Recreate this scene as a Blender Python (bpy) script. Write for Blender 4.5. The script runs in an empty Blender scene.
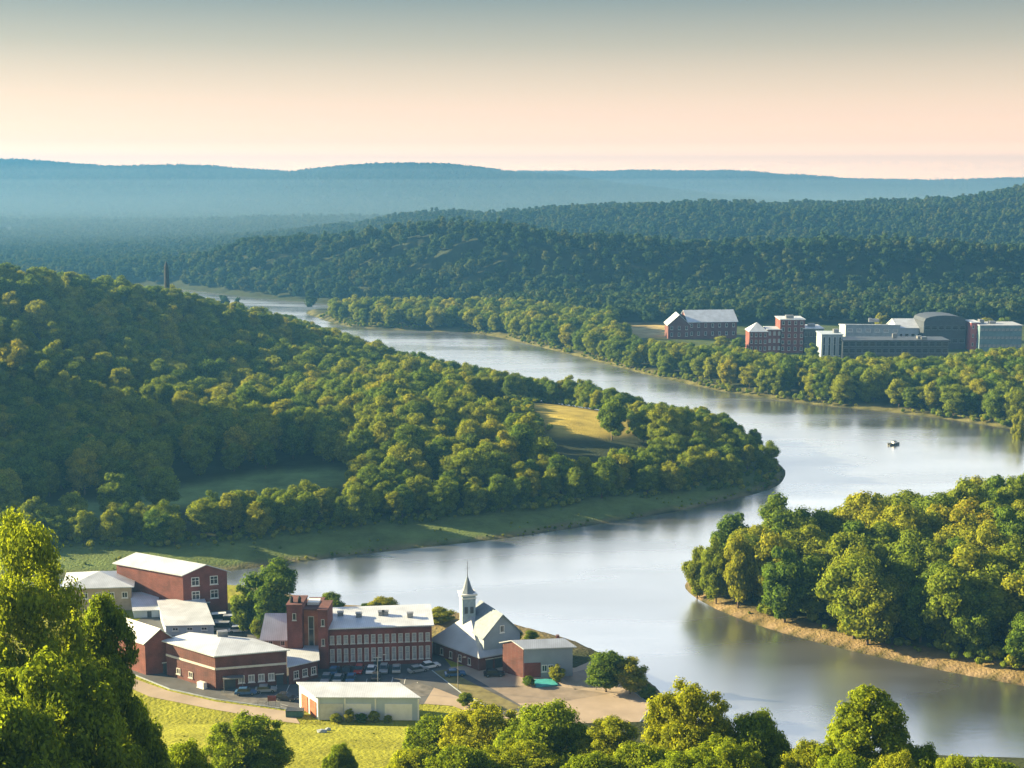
import bpy, math, random
import numpy as np
from mathutils import Vector

rng = np.random.default_rng(11)
random.seed(11)
R = math.radians
scene = bpy.context.scene
col = scene.collection

# ------------------------------------------------------------------ camera
CAM_H, F_PX, HORIZON = 110.0, 1400.0, 176.0
PITCH = math.atan((384 - HORIZON) / F_PX)
cam_d = bpy.data.cameras.new('camera')
cam_d.sensor_width = 36.0
cam_d.lens = F_PX / 1024 * 36.0
cam_d.clip_start = 0.5
cam_d.clip_end = 40000
cam = bpy.data.objects.new('camera', cam_d)
cam.location = (0, 0, CAM_H)
cam.rotation_euler = (R(90) - PITCH, 0, 0)
col.objects.link(cam)
scene.camera = cam

# ------------------------------------------------------------------ light
SUN_EL, SUN_AZ = R(17.5), (-0.965, 0.26)          # azimuth = horizontal direction towards the sun
sun_dir = Vector((SUN_AZ[0] * math.cos(SUN_EL), SUN_AZ[1] * math.cos(SUN_EL), math.sin(SUN_EL))).normalized()
sd_ = bpy.data.lights.new('sun', 'SUN')
sd_.energy = 5.0
sd_.angle = R(0.6)
sd_.color = (1.0, 0.80, 0.44)
sun = bpy.data.objects.new('sun', sd_)
sun.rotation_euler = sun_dir.to_track_quat('Z', 'Y').to_euler()
col.objects.link(sun)

world = bpy.data.worlds.new('World')
scene.world = world
world.use_nodes = True
wt = world.node_tree
wt.nodes.clear()
def wn(t, **k):
    n = wt.nodes.new(t)
    for a, b in k.items(): setattr(n, a, b)
    return n
sky = wn('ShaderNodeTexSky', sky_type='NISHITA', sun_disc=False)
sky.sun_elevation = SUN_EL
sky.sun_rotation = math.atan2(SUN_AZ[0], SUN_AZ[1])
sky.altitude = 100
sky.air_density, sky.dust_density, sky.ozone_density = 1.0, 2.0, 1.5
tc = wn('ShaderNodeTexCoord')
sx = wn('ShaderNodeSeparateXYZ')
wt.links.new(tc.outputs['Generated'], sx.inputs[0])
rampn = wn('ShaderNodeValToRGB')
els = rampn.color_ramp.elements
SKY_STOPS = [(0.0, (4.5, 2.75, 1.6)), (0.012, (3.2, 2.05, 1.28)), (0.024, (1.85, 1.19, 0.84)), (0.04, (1.28, 0.93, 0.725)), (0.06, (0.94, 0.76, 0.61)), (0.09, (0.55, 0.53, 0.46)), (0.128, (0.22, 0.31, 0.35)), (0.18, (1.52, 1.58, 1.64)), (0.32, (1.5, 1.6, 1.7)), (0.44, (0.42, 0.55, 0.82)), (0.80, (0.13, 0.24, 0.48))]
els[0].position = 0.0; els[0].color = (*SKY_STOPS[0][1], 1)
els[1].position = SKY_STOPS[-1][0]; els[1].color = (*SKY_STOPS[-1][1], 1)
for p, c in SKY_STOPS[1:-1]:
    e = els.new(p); e.color = (*c, 1)
wt.links.new(sx.outputs['Z'], rampn.inputs[0])
mul = wn('ShaderNodeMixRGB', blend_type='MULTIPLY')
mul.inputs[0].default_value = 1.0
even = wn('ShaderNodeMixRGB', blend_type='MIX')
even.inputs[0].default_value = 0.75
even.inputs[2].default_value = (5.6, 4.95, 4.2, 1)
wt.links.new(sky.outputs[0], even.inputs[1])
wt.links.new(even.outputs[0], mul.inputs[1])
wt.links.new(rampn.outputs[0], mul.inputs[2])
bg = wn('ShaderNodeBackground')
bg.inputs[1].default_value = 0.051
wt.links.new(mul.outputs[0], bg.inputs[0])
wo = wn('ShaderNodeOutputWorld')
wt.links.new(bg.outputs[0], wo.inputs[0])

scene.view_settings.view_transform = 'Standard'
scene.view_settings.look = 'None'
scene.view_settings.gamma = 1.0
scene.view_settings.exposure = 2.25
scene.render.engine = 'CYCLES'
cy = scene.cycles
cy.use_denoising = True
cy.max_bounces = 6
cy.diffuse_bounces = 2
cy.glossy_bounces = 3
cy.transmission_bounces = 3
cy.volume_bounces = 1
cy.transparent_max_bounces = 8
cy.caustics_reflective = False
cy.caustics_refractive = False
cy.sample_clamp_indirect = 4.0

HAZE_DENSITY = 2.2e-4
HAZE_COLOR = (0.075, 0.24, 0.50)

# ------------------------------------------------------------------ helpers: pixels -> points of the place
def ray(px, py):
    x, y = (px - 512) / F_PX, (384 - py) / F_PX
    return np.array([x, math.cos(PITCH) + y * math.sin(PITCH), -math.sin(PITCH) + y * math.cos(PITCH)])
def P(px, py, z):
    d = ray(px, py); t = (z - CAM_H) / d[2]
    return np.array([d[0] * t, d[1] * t, z])
def PD(px, py, dist):
    d = ray(px, py); t = dist / d[1]
    return np.array([d[0] * t, dist, CAM_H + d[2] * t])
def topz(pt, py):
    d = ray(512, py)
    return CAM_H + d[2] / d[1] * pt[1]
def project(x, y, z):
    c, s = math.cos(PITCH), math.sin(PITCH)
    dz = z - CAM_H
    f = y * c - dz * s
    u = y * s + dz * c
    return 512 + F_PX * x / f, 384 - F_PX * u / f, f

def smooth(a, b, x):
    t = np.clip((x - a) / (b - a), 0, 1)
    return t * t * (3 - 2 * t)
def poly_dist(X, Y, pts, closed=True):
    d2 = np.full(X.shape, 1e18)
    n = len(pts)
    for i in range(n if closed else n - 1):
        ax, ay = pts[i][:2]; bx, by = pts[(i + 1) % n][:2]
        vx, vy = bx - ax, by - ay
        L = vx * vx + vy * vy + 1e-9
        t = np.clip(((X - ax) * vx + (Y - ay) * vy) / L, 0, 1)
        d2 = np.minimum(d2, (X - ax - t * vx) ** 2 + (Y - ay - t * vy) ** 2)
    return np.sqrt(d2)
def poly_in(X, Y, pts):
    ins = np.zeros(X.shape, bool)
    n = len(pts)
    for i in range(n):
        ax, ay = pts[i][:2]; bx, by = pts[(i + 1) % n][:2]
        if ay == by: continue
        c = ((ay > Y) != (by > Y)) & (X < (bx - ax) * (Y - ay) / (by - ay) + ax)
        ins ^= c
    return ins
def smooth_line(pts, n=4):
    """Catmull-Rom through the points, closed."""
    pts = np.array(pts, float); N = len(pts); out = []
    for i in range(N):
        p0, p1, p2, p3 = pts[i - 1], pts[i], pts[(i + 1) % N], pts[(i + 2) % N]
        for k in range(n):
            t = k / n
            out.append(0.5 * (2 * p1 + (p2 - p0) * t + (2 * p0 - 5 * p1 + 4 * p2 - p3) * t * t + (3 * p1 - p0 - 3 * p2 + p3) * t ** 3))
    return np.array(out)
def vnoise(X, Y, s, seed=0):
    """smooth value noise, about -1..1"""
    r = np.random.default_rng(seed).uniform(-1, 1, (64, 64))
    x, y = X / s, Y / s
    xi, yi = np.floor(x).astype(int), np.floor(y).astype(int)
    fx, fy = x - xi, y - yi
    fx, fy = fx * fx * (3 - 2 * fx), fy * fy * (3 - 2 * fy)
    g = lambda a, b: r[a % 64, b % 64]
    return (g(xi, yi) * (1 - fx) + g(xi + 1, yi) * fx) * (1 - fy) + (g(xi, yi + 1) * (1 - fx) + g(xi + 1, yi + 1) * fx) * fy

# ------------------------------------------------------------------ river and land
W0 = lambda px, py: tuple(P(px, py, 0)[:2])
CAMPUS_SHORE = [W0(*p) for p in [(-150, 597), (60, 595), (180, 591), (250, 593), (300, 600), (340, 611), (440, 617), (500, 626), (560, 641), (600, 654), (650, 684), (690, 722), (760, 780), (1024, 800), (1400, 800)]]
PEN_SHORE = [W0(*p) for p in [(1400, 745), (1200, 715), (1024, 686), (900, 662), (800, 638), (740, 619), (706, 604), (687, 591), (686, 583), (700, 574), (760, 568), (850, 560), (950, 538), (1024, 520), (1150, 500), (1400, 485)]]
FAR_SHORE = [W0(*p) for p in [(1400, 465), (1200, 450), (1100, 440), (1024, 431), (960, 421), (880, 411), (800, 403), (720, 391), (640, 373), (560, 352), (480, 334), (420, 331), (350, 327), (318, 318), (306, 313), (320, 309.5), (420, 311), (480, 313)]]
CHANNEL = [W0(*p) for p in [(480, 309.5), (330, 303.5), (250, 297), (190, 290), (140, 286), (60, 283), (-120, 281)]]
LEFT_FAR = [W0(*p) for p in [(-120, 293), (100, 300), (200, 306), (280, 328), (340, 352), (420, 378), (500, 394), (600, 412), (690, 430), (750, 447)]]
LEFT_NEAR = [W0(*p) for p in [(781, 466), (784, 478), (768, 490), (700, 507), (600, 524), (500, 539), (400, 550), (300, 562), (230, 571), (150, 576), (50, 579), (-150, 581)]]
WATER = smooth_line(CAMPUS_SHORE + PEN_SHORE + FAR_SHORE + CHANNEL + LEFT_FAR + LEFT_NEAR, 3)
LEFT_LAND = LEFT_FAR + LEFT_NEAR + [(-1100, 330), (-1500, 900), (-1500, 1400)]
PEN_LAND = PEN_SHORE
FAR_LAND = FAR_SHORE + [(60, 1010), (1500, 1010)]
CAMPUS_LAND = CAMPUS_SHORE + [(1500, 0), (1500, -400), (-1500, -400), (-1500, 350)]

GOLD_PX = [(524, 403), (560, 405), (600, 412), (632, 423), (636, 433), (600, 437), (560, 436), (540, 424)]
GOLD_FIELD = [tuple(P(x, y, 9)[:2]) for x, y in GOLD_PX]
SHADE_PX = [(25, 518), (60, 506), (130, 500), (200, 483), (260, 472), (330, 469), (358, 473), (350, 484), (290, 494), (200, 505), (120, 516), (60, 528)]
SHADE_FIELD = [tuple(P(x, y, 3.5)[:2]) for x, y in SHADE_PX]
FAR_FIELD = [tuple(P(x, y, 4)[:2]) for x, y in [(610, 322), (700, 322), (700, 336), (610, 336)]]
PAD = [(-180, 300), (-150, 272), (-60, 262), (30, 256), (48, 252), (60, 300), (40, 345), (-60, 360), (-190, 372)]

def ridge(pts):  # (px, py of the crest with its trees, distance, tree allowance, width)
    out = []
    for px, py, D, tr, w in pts:
        p = PD(px, py, D); out.append((p[0], p[1], max(p[2] - tr, 0.5), w))
    return out
RIDGES = [
    [(-900, 680, 64, 200), (-420, 700, 56, 120), (-330, 714, 47, 108)] + ridge([(0, 258, 725, 22, 105), (60, 266, 745, 22, 100), (120, 279, 770, 22, 95), (165, 289, 795, 22, 95), (200, 298, 810, 22, 90), (260, 311, 825, 22, 80), (330, 331, 835, 22, 70)]),
    [(-430, 650, 66, 80), (-322, 590, 84, 56), (-308, 520, 80, 56), (-300, 470, 58, 55)],  # unseen spur left of the view, added to shade the lower hillside
    ridge([(120, 285, 1420, 15, 85), (180, 254, 1410, 15, 85), (260, 238, 1390, 15, 80), (330, 232, 1370, 15, 78), (400, 224, 1345, 15, 78), (450, 221, 1310, 15, 78), (500, 222, 1275, 15, 78), (560, 231, 1255, 15, 78), (640, 238, 1250, 15, 78), (720, 241, 1250, 15, 78), (800, 240, 1250, 15, 78), (900, 241, 1250, 15, 78), (1024, 245, 1250, 15, 78), (1300, 244, 1260, 15, 85)]),
    ridge([(430, 228, 2100, 14, 260), (480, 214, 2050, 14, 280), (560, 209, 2050, 14, 300), (640, 207, 2000, 14, 300), (720, 205, 2000, 14, 300), (800, 202, 2000, 14, 300), (900, 197, 2000, 14, 300), (1024, 191, 2000, 14, 300), (1300, 186, 2000, 14, 300)]),
    ridge([(-250, 222, 2700, 14, 300), (0, 224, 2700, 14, 300), (150, 224, 2700, 14, 280), (300, 219, 2700, 14, 280), (420, 219, 2700, 14, 280), (560, 222, 2700, 14, 280)]),
    ridge([(-400, 162, 4700, 26, 600), (-100, 161, 4700, 26, 600), (0, 160, 4700, 26, 600), (100, 161, 4700, 26, 600), (180, 159, 4700, 26, 600), (230, 163, 4700, 26, 600), (275, 169, 4700, 26, 600), (340, 164, 4600, 26, 600), (440, 161, 4500, 26, 600), (500, 167, 4500, 26, 600), (560, 176, 4500, 26, 550), (640, 188, 4500, 26, 500), (720, 200, 4500, 26, 450)]),
    ridge([(300, 185, 5800, 26, 600), (480, 178, 5800, 26, 600), (540, 171, 5800, 26, 600), (640, 168, 5800, 26, 600), (720, 167, 5800, 26, 600), (780, 172, 5800, 26, 600), (830, 176, 5800, 26, 600), (930, 178, 5800, 26, 600), (1024, 177, 5800, 26, 600), (1400, 175, 5800, 26, 600)]),
]
def ridge_h(X, Y, pts, steep=0):
    """height of the crest line's nearest points, falling off to both sides"""
    num = np.zeros(X.shape); best = np.zeros(X.shape)
    for i in range(len(pts) - 1):
        ax, ay, az, aw = pts[i]; bx, by, bz, bw = pts[i + 1]
        vx, vy = bx - ax, by - ay
        t = np.clip(((X - ax) * vx + (Y - ay) * vy) / (vx * vx + vy * vy), 0, 1)
        d = np.hypot(X - ax - t * vx, Y - ay - t * vy)
        if steep: d = d * np.where((X - ax - t * vx) * 0.45 < Y - ay - t * vy, 0.7, steep)
        h = (az + (bz - az) * t) * np.exp(-(d / (aw + (bw - aw) * t)) ** 2)
        best = np.maximum(best, h)
    return best
HILL_Y = [-400, 0, 60, 110, 150, 190, 225, 250, 270, 285]
HILL_Z = [104, 98, 70, 49, 34, 20, 11, 5.5, 2.5, 0]

def height(X, Y):
    X = np.asarray(X, float); Y = np.asarray(Y, float)
    sd = poly_dist(X, Y, WATER) * np.where(poly_in(X, Y, WATER), -1, 1)
    pos = np.maximum(sd, 0)
    base = 3.2 * (1 - np.exp(-pos / 11))
    hills = np.zeros(X.shape)
    for i, r in enumerate(RIDGES):
        h = ridge_h(X, Y, r, {0: 1.2, 2: 1.75}.get(i, 0))
        if i > 1:
            amp = 0.16 if i < 5 else 0.10
            h = h * (1 + amp * vnoise(X, Y, 130 if i < 5 else 420, i + 3) + 0.5 * amp * vnoise(X, Y, 55 if i < 5 else 190, i + 9) * (i < 5))
        else:
            h = h * (1 + 0.10 * vnoise(X, Y, 70, 3))
        hills = np.maximum(hills, h)
    gx, gy = np.mean(GOLD_FIELD, axis=0)
    hills = np.maximum(hills, 12.0 * np.exp(-(((X - gx) / 90) ** 2 + ((Y - gy) / 80) ** 2)))
    px_, py_ = P(1000, 570, 0)[:2]
    hills = np.maximum(hills, 7.0 * np.exp(-(((X - px_ - 40) / 90) ** 2 + ((Y - py_) / 60) ** 2)))
    camh = np.interp(Y, HILL_Y, HILL_Z) + 0.8 * vnoise(X, Y, 25, 5) * smooth(285, 240, Y)
    z = base + hills * (1 - np.exp(-pos / 45)) + np.minimum(np.maximum(camh, 0), pos * 0.75)
    z = z + 0.5 * vnoise(X, Y, 40, 21) * (1 - np.exp(-pos / 40)) * (Y > 260)
    pad = smooth(14, 0, np.where(poly_in(X, Y, PAD), 0, poly_dist(X, Y, PAD))) * smooth(0.5, 7, sd)
    z = z * (1 - pad) + 4.0 * pad
    z = np.where(sd < 0, np.maximum(sd * 0.3, -3.5), z)
    return z, sd
def hz(x, y):
    return float(height(np.array([x]), np.array([y]))[0][0])
def hit(px, py, d0=215.0, d1=1300.0):
    """the point of the ground seen at a pixel"""
    d = ray(px, py); D = np.arange(d0, d1, 2.0); t = D / d[1]
    z = height(d[0] * t, D)[0]
    below = np.nonzero(CAM_H + d[2] * t <= z)[0]
    k = below[0] if len(below) else len(D) - 1
    return np.array([d[0] * t[k], D[k], z[k]])
GOLD_FIELD = [tuple(hit(*p)[:2]) for p in GOLD_PX]
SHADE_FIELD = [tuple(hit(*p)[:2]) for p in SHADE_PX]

# ------------------------------------------------------------------ materials
def new_mat(name):
    m = bpy.data.materials.new(name); m.use_nodes = True
    nt = m.node_tree
    return m, nt, nt.nodes['Principled BSDF'], nt.nodes['Material Output']
def N(nt, t, **k):
    n = nt.nodes.new(t)
    for a, b in k.items(): setattr(n, a, b)
    return n
def simple(name, c, rough=0.7, var=0.18, scale=0.6, metal=0.0, bump=0.0, spec=0.5):
    m, nt, b, o = new_mat(name)
    t = N(nt, 'ShaderNodeTexCoord')
    n = N(nt, 'ShaderNodeTexNoise'); n.inputs['Scale'].default_value = scale; n.inputs['Detail'].default_value = 6
    nt.links.new(t.outputs['Object'], n.inputs['Vector'])
    r = N(nt, 'ShaderNodeValToRGB')
    r.color_ramp.elements[0].position, r.color_ramp.elements[1].position = 0.3, 0.7
    r.color_ramp.elements[0].color = (*[v * (1 - var) for v in c], 1)
    r.color_ramp.elements[1].color = (*[min(1, v * (1 + var)) for v in c], 1)
    nt.links.new(n.outputs['Fac'], r.inputs[0]); nt.links.new(r.outputs[0], b.inputs['Base Color'])
    b.inputs['Roughness'].default_value = rough; b.inputs['Metallic'].default_value = metal
    b.inputs['Specular IOR Level'].default_value = spec
    if bump:
        bp = N(nt, 'ShaderNodeBump'); bp.inputs['Strength'].default_value = bump; bp.inputs['Distance'].default_value = 0.1
        nt.links.new(n.outputs['Fac'], bp.inputs['Height']); nt.links.new(bp.outputs[0], b.inputs['Normal'])
    return m
def brick_mat(name, c1, c2):
    m, nt, b, o = new_mat(name)
    t = N(nt, 'ShaderNodeTexCoord')
    # courses run along the horizontal: use (x+y, z) so that every wall direction shows them
    s = N(nt, 'ShaderNodeSeparateXYZ'); nt.links.new(t.outputs['Object'], s.inputs[0])
    ad = N(nt, 'ShaderNodeMath', operation='ADD'); nt.links.new(s.outputs[0], ad.inputs[0]); nt.links.new(s.outputs[1], ad.inputs[1])
    cb = N(nt, 'ShaderNodeCombineXYZ'); nt.links.new(ad.outputs[0], cb.inputs[0]); nt.links.new(s.outputs[2], cb.inputs[1])
    br = N(nt, 'ShaderNodeTexBrick'); br.inputs['Scale'].default_value = 1.6
    br.inputs['Color1'].default_value = (*c1, 1); br.inputs['Color2'].default_value = (*c2, 1); br.inputs['Mortar'].default_value = (*[v * 0.6 + 0.08 for v in c1], 1)
    br.inputs['Mortar Size'].default_value = 0.012
    nt.links.new(cb.outputs[0], br.inputs['Vector'])
    n = N(nt, 'ShaderNodeTexNoise'); n.inputs['Scale'].default_value = 0.35; n.inputs['Detail'].default_value = 7
    nt.links.new(t.outputs['Object'], n.inputs['Vector'])
    mp = N(nt, 'ShaderNodeMapRange'); mp.inputs[1].default_value = 0.3; mp.inputs[2].default_value = 0.7; mp.inputs[3].default_value = 0.62; mp.inputs[4].default_value = 1.3
    nt.links.new(n.outputs['Fac'], mp.inputs[0])
    mx = N(nt, 'ShaderNodeMixRGB', blend_type='MULTIPLY'); mx.inputs[0].default_value = 1
    nt.links.new(br.outputs['Color'], mx.inputs[1]); nt.links.new(mp.outputs[0], mx.inputs[2])
    nt.links.new(mx.outputs[0], b.inputs['Base Color']); b.inputs['Roughness'].default_value = 0.9
    return m
def seam_mat(name, c, scale=0.7, var=0.14, rough=0.45, axis=0):
    """sheet with standing seams"""
    m, nt, b, o = new_mat(name)
    t = N(nt, 'ShaderNodeTexCoord')
    w = N(nt, 'ShaderNodeTexWave', wave_type='BANDS', bands_direction='XYZ'[axis]); w.inputs['Scale'].default_value = scale
    nt.links.new(t.outputs['Object'], w.inputs['Vector'])
    n = N(nt, 'ShaderNodeTexNoise'); n.inputs['Scale'].default_value = 0.3; n.inputs['Detail'].default_value = 6
    nt.links.new(t.outputs['Object'], n.inputs['Vector'])
    mp = N(nt, 'ShaderNodeMapRange'); mp.inputs[1].default_value = 0.3; mp.inputs[2].default_value = 0.7; mp.inputs[3].default_value = 1 - 2 * var; mp.inputs[4].default_value = 1.0
    nt.links.new(n.outputs['Fac'], mp.inputs[0])
    mp2 = N(nt, 'ShaderNodeMapRange'); mp2.inputs[1].default_value = 0.0; mp2.inputs[2].default_value = 0.15; mp2.inputs[3].default_value = 1 - var * 1.5; mp2.inputs[4].default_value = 1.0
    nt.links.new(w.outputs['Fac'], mp2.inputs[0])
    mm = N(nt, 'ShaderNodeMath', operation='MULTIPLY'); nt.links.new(mp.outputs[0], mm.inputs[0]); nt.links.new(mp2.outputs[0], mm.inputs[1])
    mx = N(nt, 'ShaderNodeMixRGB', blend_type='MULTIPLY'); mx.inputs[0].default_value = 1; mx.inputs[1].default_value = (*c, 1)
    nt.links.new(mm.outputs[0], mx.inputs[2]); nt.links.new(mx.outputs[0], b.inputs['Base Color'])
    b.inputs['Roughness'].default_value = rough
    return m
def leaf_mat(name, stops, trans=0.42, var=0.35):
    m, nt, b, o = new_mat(name)
    nt.nodes.remove(b)
    oi = N(nt, 'ShaderNodeObjectInfo'); ge = N(nt, 'ShaderNodeNewGeometry')
    ad = N(nt, 'ShaderNodeMath', operation='MULTIPLY_ADD'); ad.inputs[1].default_value = 0.22; nt.links.new(ge.outputs['Random Per Island'], ad.inputs[0])
    sc = N(nt, 'ShaderNodeMath', operation='MULTIPLY'); sc.inputs[1].default_value = 0.78; nt.links.new(oi.outputs['Random'], sc.inputs[0])
    nt.links.new(sc.outputs[0], ad.inputs[2])
    r = N(nt, 'ShaderNodeValToRGB'); e = r.color_ramp.elements
    e[0].position, e[0].color = stops[0][0], (*stops[0][1], 1); e[1].position, e[1].color = stops[-1][0], (*stops[-1][1], 1)
    for p, c in stops[1:-1]: e.new(p).color = (*c, 1)
    nt.links.new(ad.outputs[0], r.inputs[0])
    mp = N(nt, 'ShaderNodeMapRange'); mp.inputs[3].default_value = 1 - var; mp.inputs[4].default_value = 1 + var
    nt.links.new(ge.outputs['Random Per Island'], mp.inputs[0])
    mx = N(nt, 'ShaderNodeMixRGB', blend_type='MULTIPLY'); mx.inputs[0].default_value = 1
    nt.links.new(r.outputs[0], mx.inputs[1]); nt.links.new(mp.outputs[0], mx.inputs[2])
    df = N(nt, 'ShaderNodeBsdfDiffuse'); tr = N(nt, 'ShaderNodeBsdfTranslucent'); ms = N(nt, 'ShaderNodeMixShader'); ms.inputs[0].default_value = trans
    ty = N(nt, 'ShaderNodeMixRGB', blend_type='MULTIPLY'); ty.inputs[0].default_value = 1; ty.inputs[2].default_value = (1.5, 1.35, 0.6, 1)
    nt.links.new(mx.outputs[0], ty.inputs[1]); nt.links.new(mx.outputs[0], df.inputs[0]); nt.links.new(ty.outputs[0], tr.inputs[0])
    nt.links.new(df.outputs[0], ms.inputs[1]); nt.links.new(tr.outputs[0], ms.inputs[2]); nt.links.new(ms.outputs[0], o.inputs[0])
    return m

G1, G2, G3, G4 = (0.065, 0.13, 0.020), (0.15, 0.205, 0.021), (0.245, 0.26, 0.024), (0.30, 0.245, 0.026)
M = {}
M['leaf'] = leaf_mat('broadleaf foliage', [(0.0, G1), (0.5, G2), (0.92, G3), (1.0, G4)])
M['leaf_near'] = leaf_mat('near foliage', [(0.0, (0.12, 0.185, 0.018)), (0.5, (0.19, 0.26, 0.022)), (1.0, (0.27, 0.285, 0.026))], trans=0.55, var=0.4)
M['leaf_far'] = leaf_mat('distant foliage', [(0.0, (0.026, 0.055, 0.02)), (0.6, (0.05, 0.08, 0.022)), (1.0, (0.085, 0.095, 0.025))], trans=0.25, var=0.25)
M['bark'] = simple('bark', (0.11, 0.08, 0.055), 0.95, 0.35, 2.5, bump=0.5)
M['brick'] = brick_mat('red brick', (0.185, 0.048, 0.036), (0.14, 0.036, 0.030))
M['brick_dark'] = brick_mat('dark red brick', (0.135, 0.042, 0.036), (0.10, 0.032, 0.030))
M['brick_sunlit'] = brick_mat('sunlit brick', (0.36, 0.12, 0.055), (0.28, 0.09, 0.045))  # brighter orange copy of the brick, with warm sunlight put into its colour
M['white_roof'] = seam_mat('white metal roofing', (0.60, 0.645, 0.71))
M['gray_roof'] = seam_mat('grey shingle roofing', (0.42, 0.45, 0.50), 3.0, 0.12, 0.7, axis=2)
M['blue_roof'] = seam_mat('blue grey roofing', (0.22, 0.30, 0.38), 2.0, 0.12, 0.6)
M['white_wall'] = seam_mat('white panel siding', (0.46, 0.54, 0.63), 1.2, 0.08, 0.6)  # white siding, with the blue-grey of its shaded front put into the colour
M['gray_wall'] = seam_mat('grey siding', (0.29, 0.35, 0.42), 3.0, 0.10, 0.7, axis=2)  # grey siding, its colour also tinted with the blue of shade
M['trim'] = simple('pale stone trim', (0.55, 0.53, 0.50), 0.8, 0.12, 1.2)
M['white_paint'] = simple('white paint', (0.75, 0.74, 0.71), 0.5, 0.06, 1.0)
M['tan_wall'] = simple('tan wall', (0.40, 0.32, 0.24), 0.85, 0.15, 0.8)
M['concrete'] = simple('concrete', (0.28, 0.32, 0.36), 0.85, 0.18, 0.5)
M['dark_panel'] = simple('dark cladding', (0.045, 0.055, 0.07), 0.5, 0.25, 0.4)
M['teal_panel'] = simple('grey teal cladding', (0.12, 0.20, 0.24), 0.5, 0.2, 0.4)
M['red_paint'] = simple('faded red wall', (0.36, 0.10, 0.11), 0.7, 0.15, 0.6)
M['glass'] = simple('dark window glass', (0.025, 0.03, 0.038), 0.12, 0.3, 1.5)
M['pale_glass'] = simple('window glass with pale blinds', (0.30, 0.31, 0.33), 0.25, 0.4, 1.0)
M['steel'] = simple('weathered steel', (0.22, 0.23, 0.25), 0.45, 0.2, 1.2, metal=0.5)
M['slate'] = simple('slate', (0.13, 0.17, 0.22), 0.6, 0.2, 1.5)
M['steeple'] = simple('grey painted boards', (0.28, 0.36, 0.43), 0.6, 0.12, 2.0)
M['stone_dark'] = simple('dark weathered stone', (0.016, 0.018, 0.022), 0.9, 0.3, 0.8)
M['asphalt'] = simple('asphalt', (0.075, 0.078, 0.085), 0.9, 0.3, 0.25)
M['gravel'] = simple('sandy gravel', (0.34, 0.27, 0.205), 0.95, 0.16, 0.18)
M['paint_line'] = simple('road paint', (0.6, 0.6, 0.58), 0.7, 0.1, 2)
M['rubber'] = simple('tyre rubber', (0.02, 0.02, 0.02), 0.85, 0.2, 4)
M['car_white'] = simple('white car paint', (0.72, 0.72, 0.72), 0.25, 0.04, 1)
M['car_blue'] = simple('blue car paint', (0.05, 0.12, 0.24), 0.25, 0.06, 1)
M['car_silver'] = simple('silver car paint', (0.36, 0.38, 0.40), 0.28, 0.06, 1, metal=0.4)
M['car_dark'] = simple('black car paint', (0.03, 0.032, 0.04), 0.25, 0.06, 1)
M['car_red'] = simple('red car paint', (0.30, 0.03, 0.025), 0.25, 0.06, 1)
M['bin_green'] = simple('dark green steel', (0.03, 0.10, 0.09), 0.6, 0.2, 2)
M['teal_tarp'] = simple('turquoise sheet', (0.06, 0.34, 0.36), 0.5, 0.15, 1.5)
M['sign_red'] = simple('dark red sign', (0.14, 0.03, 0.035), 0.6, 0.15, 2)
M['boat_dark'] = simple('dark boat hull', (0.03, 0.035, 0.035), 0.4, 0.2, 2)

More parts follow.
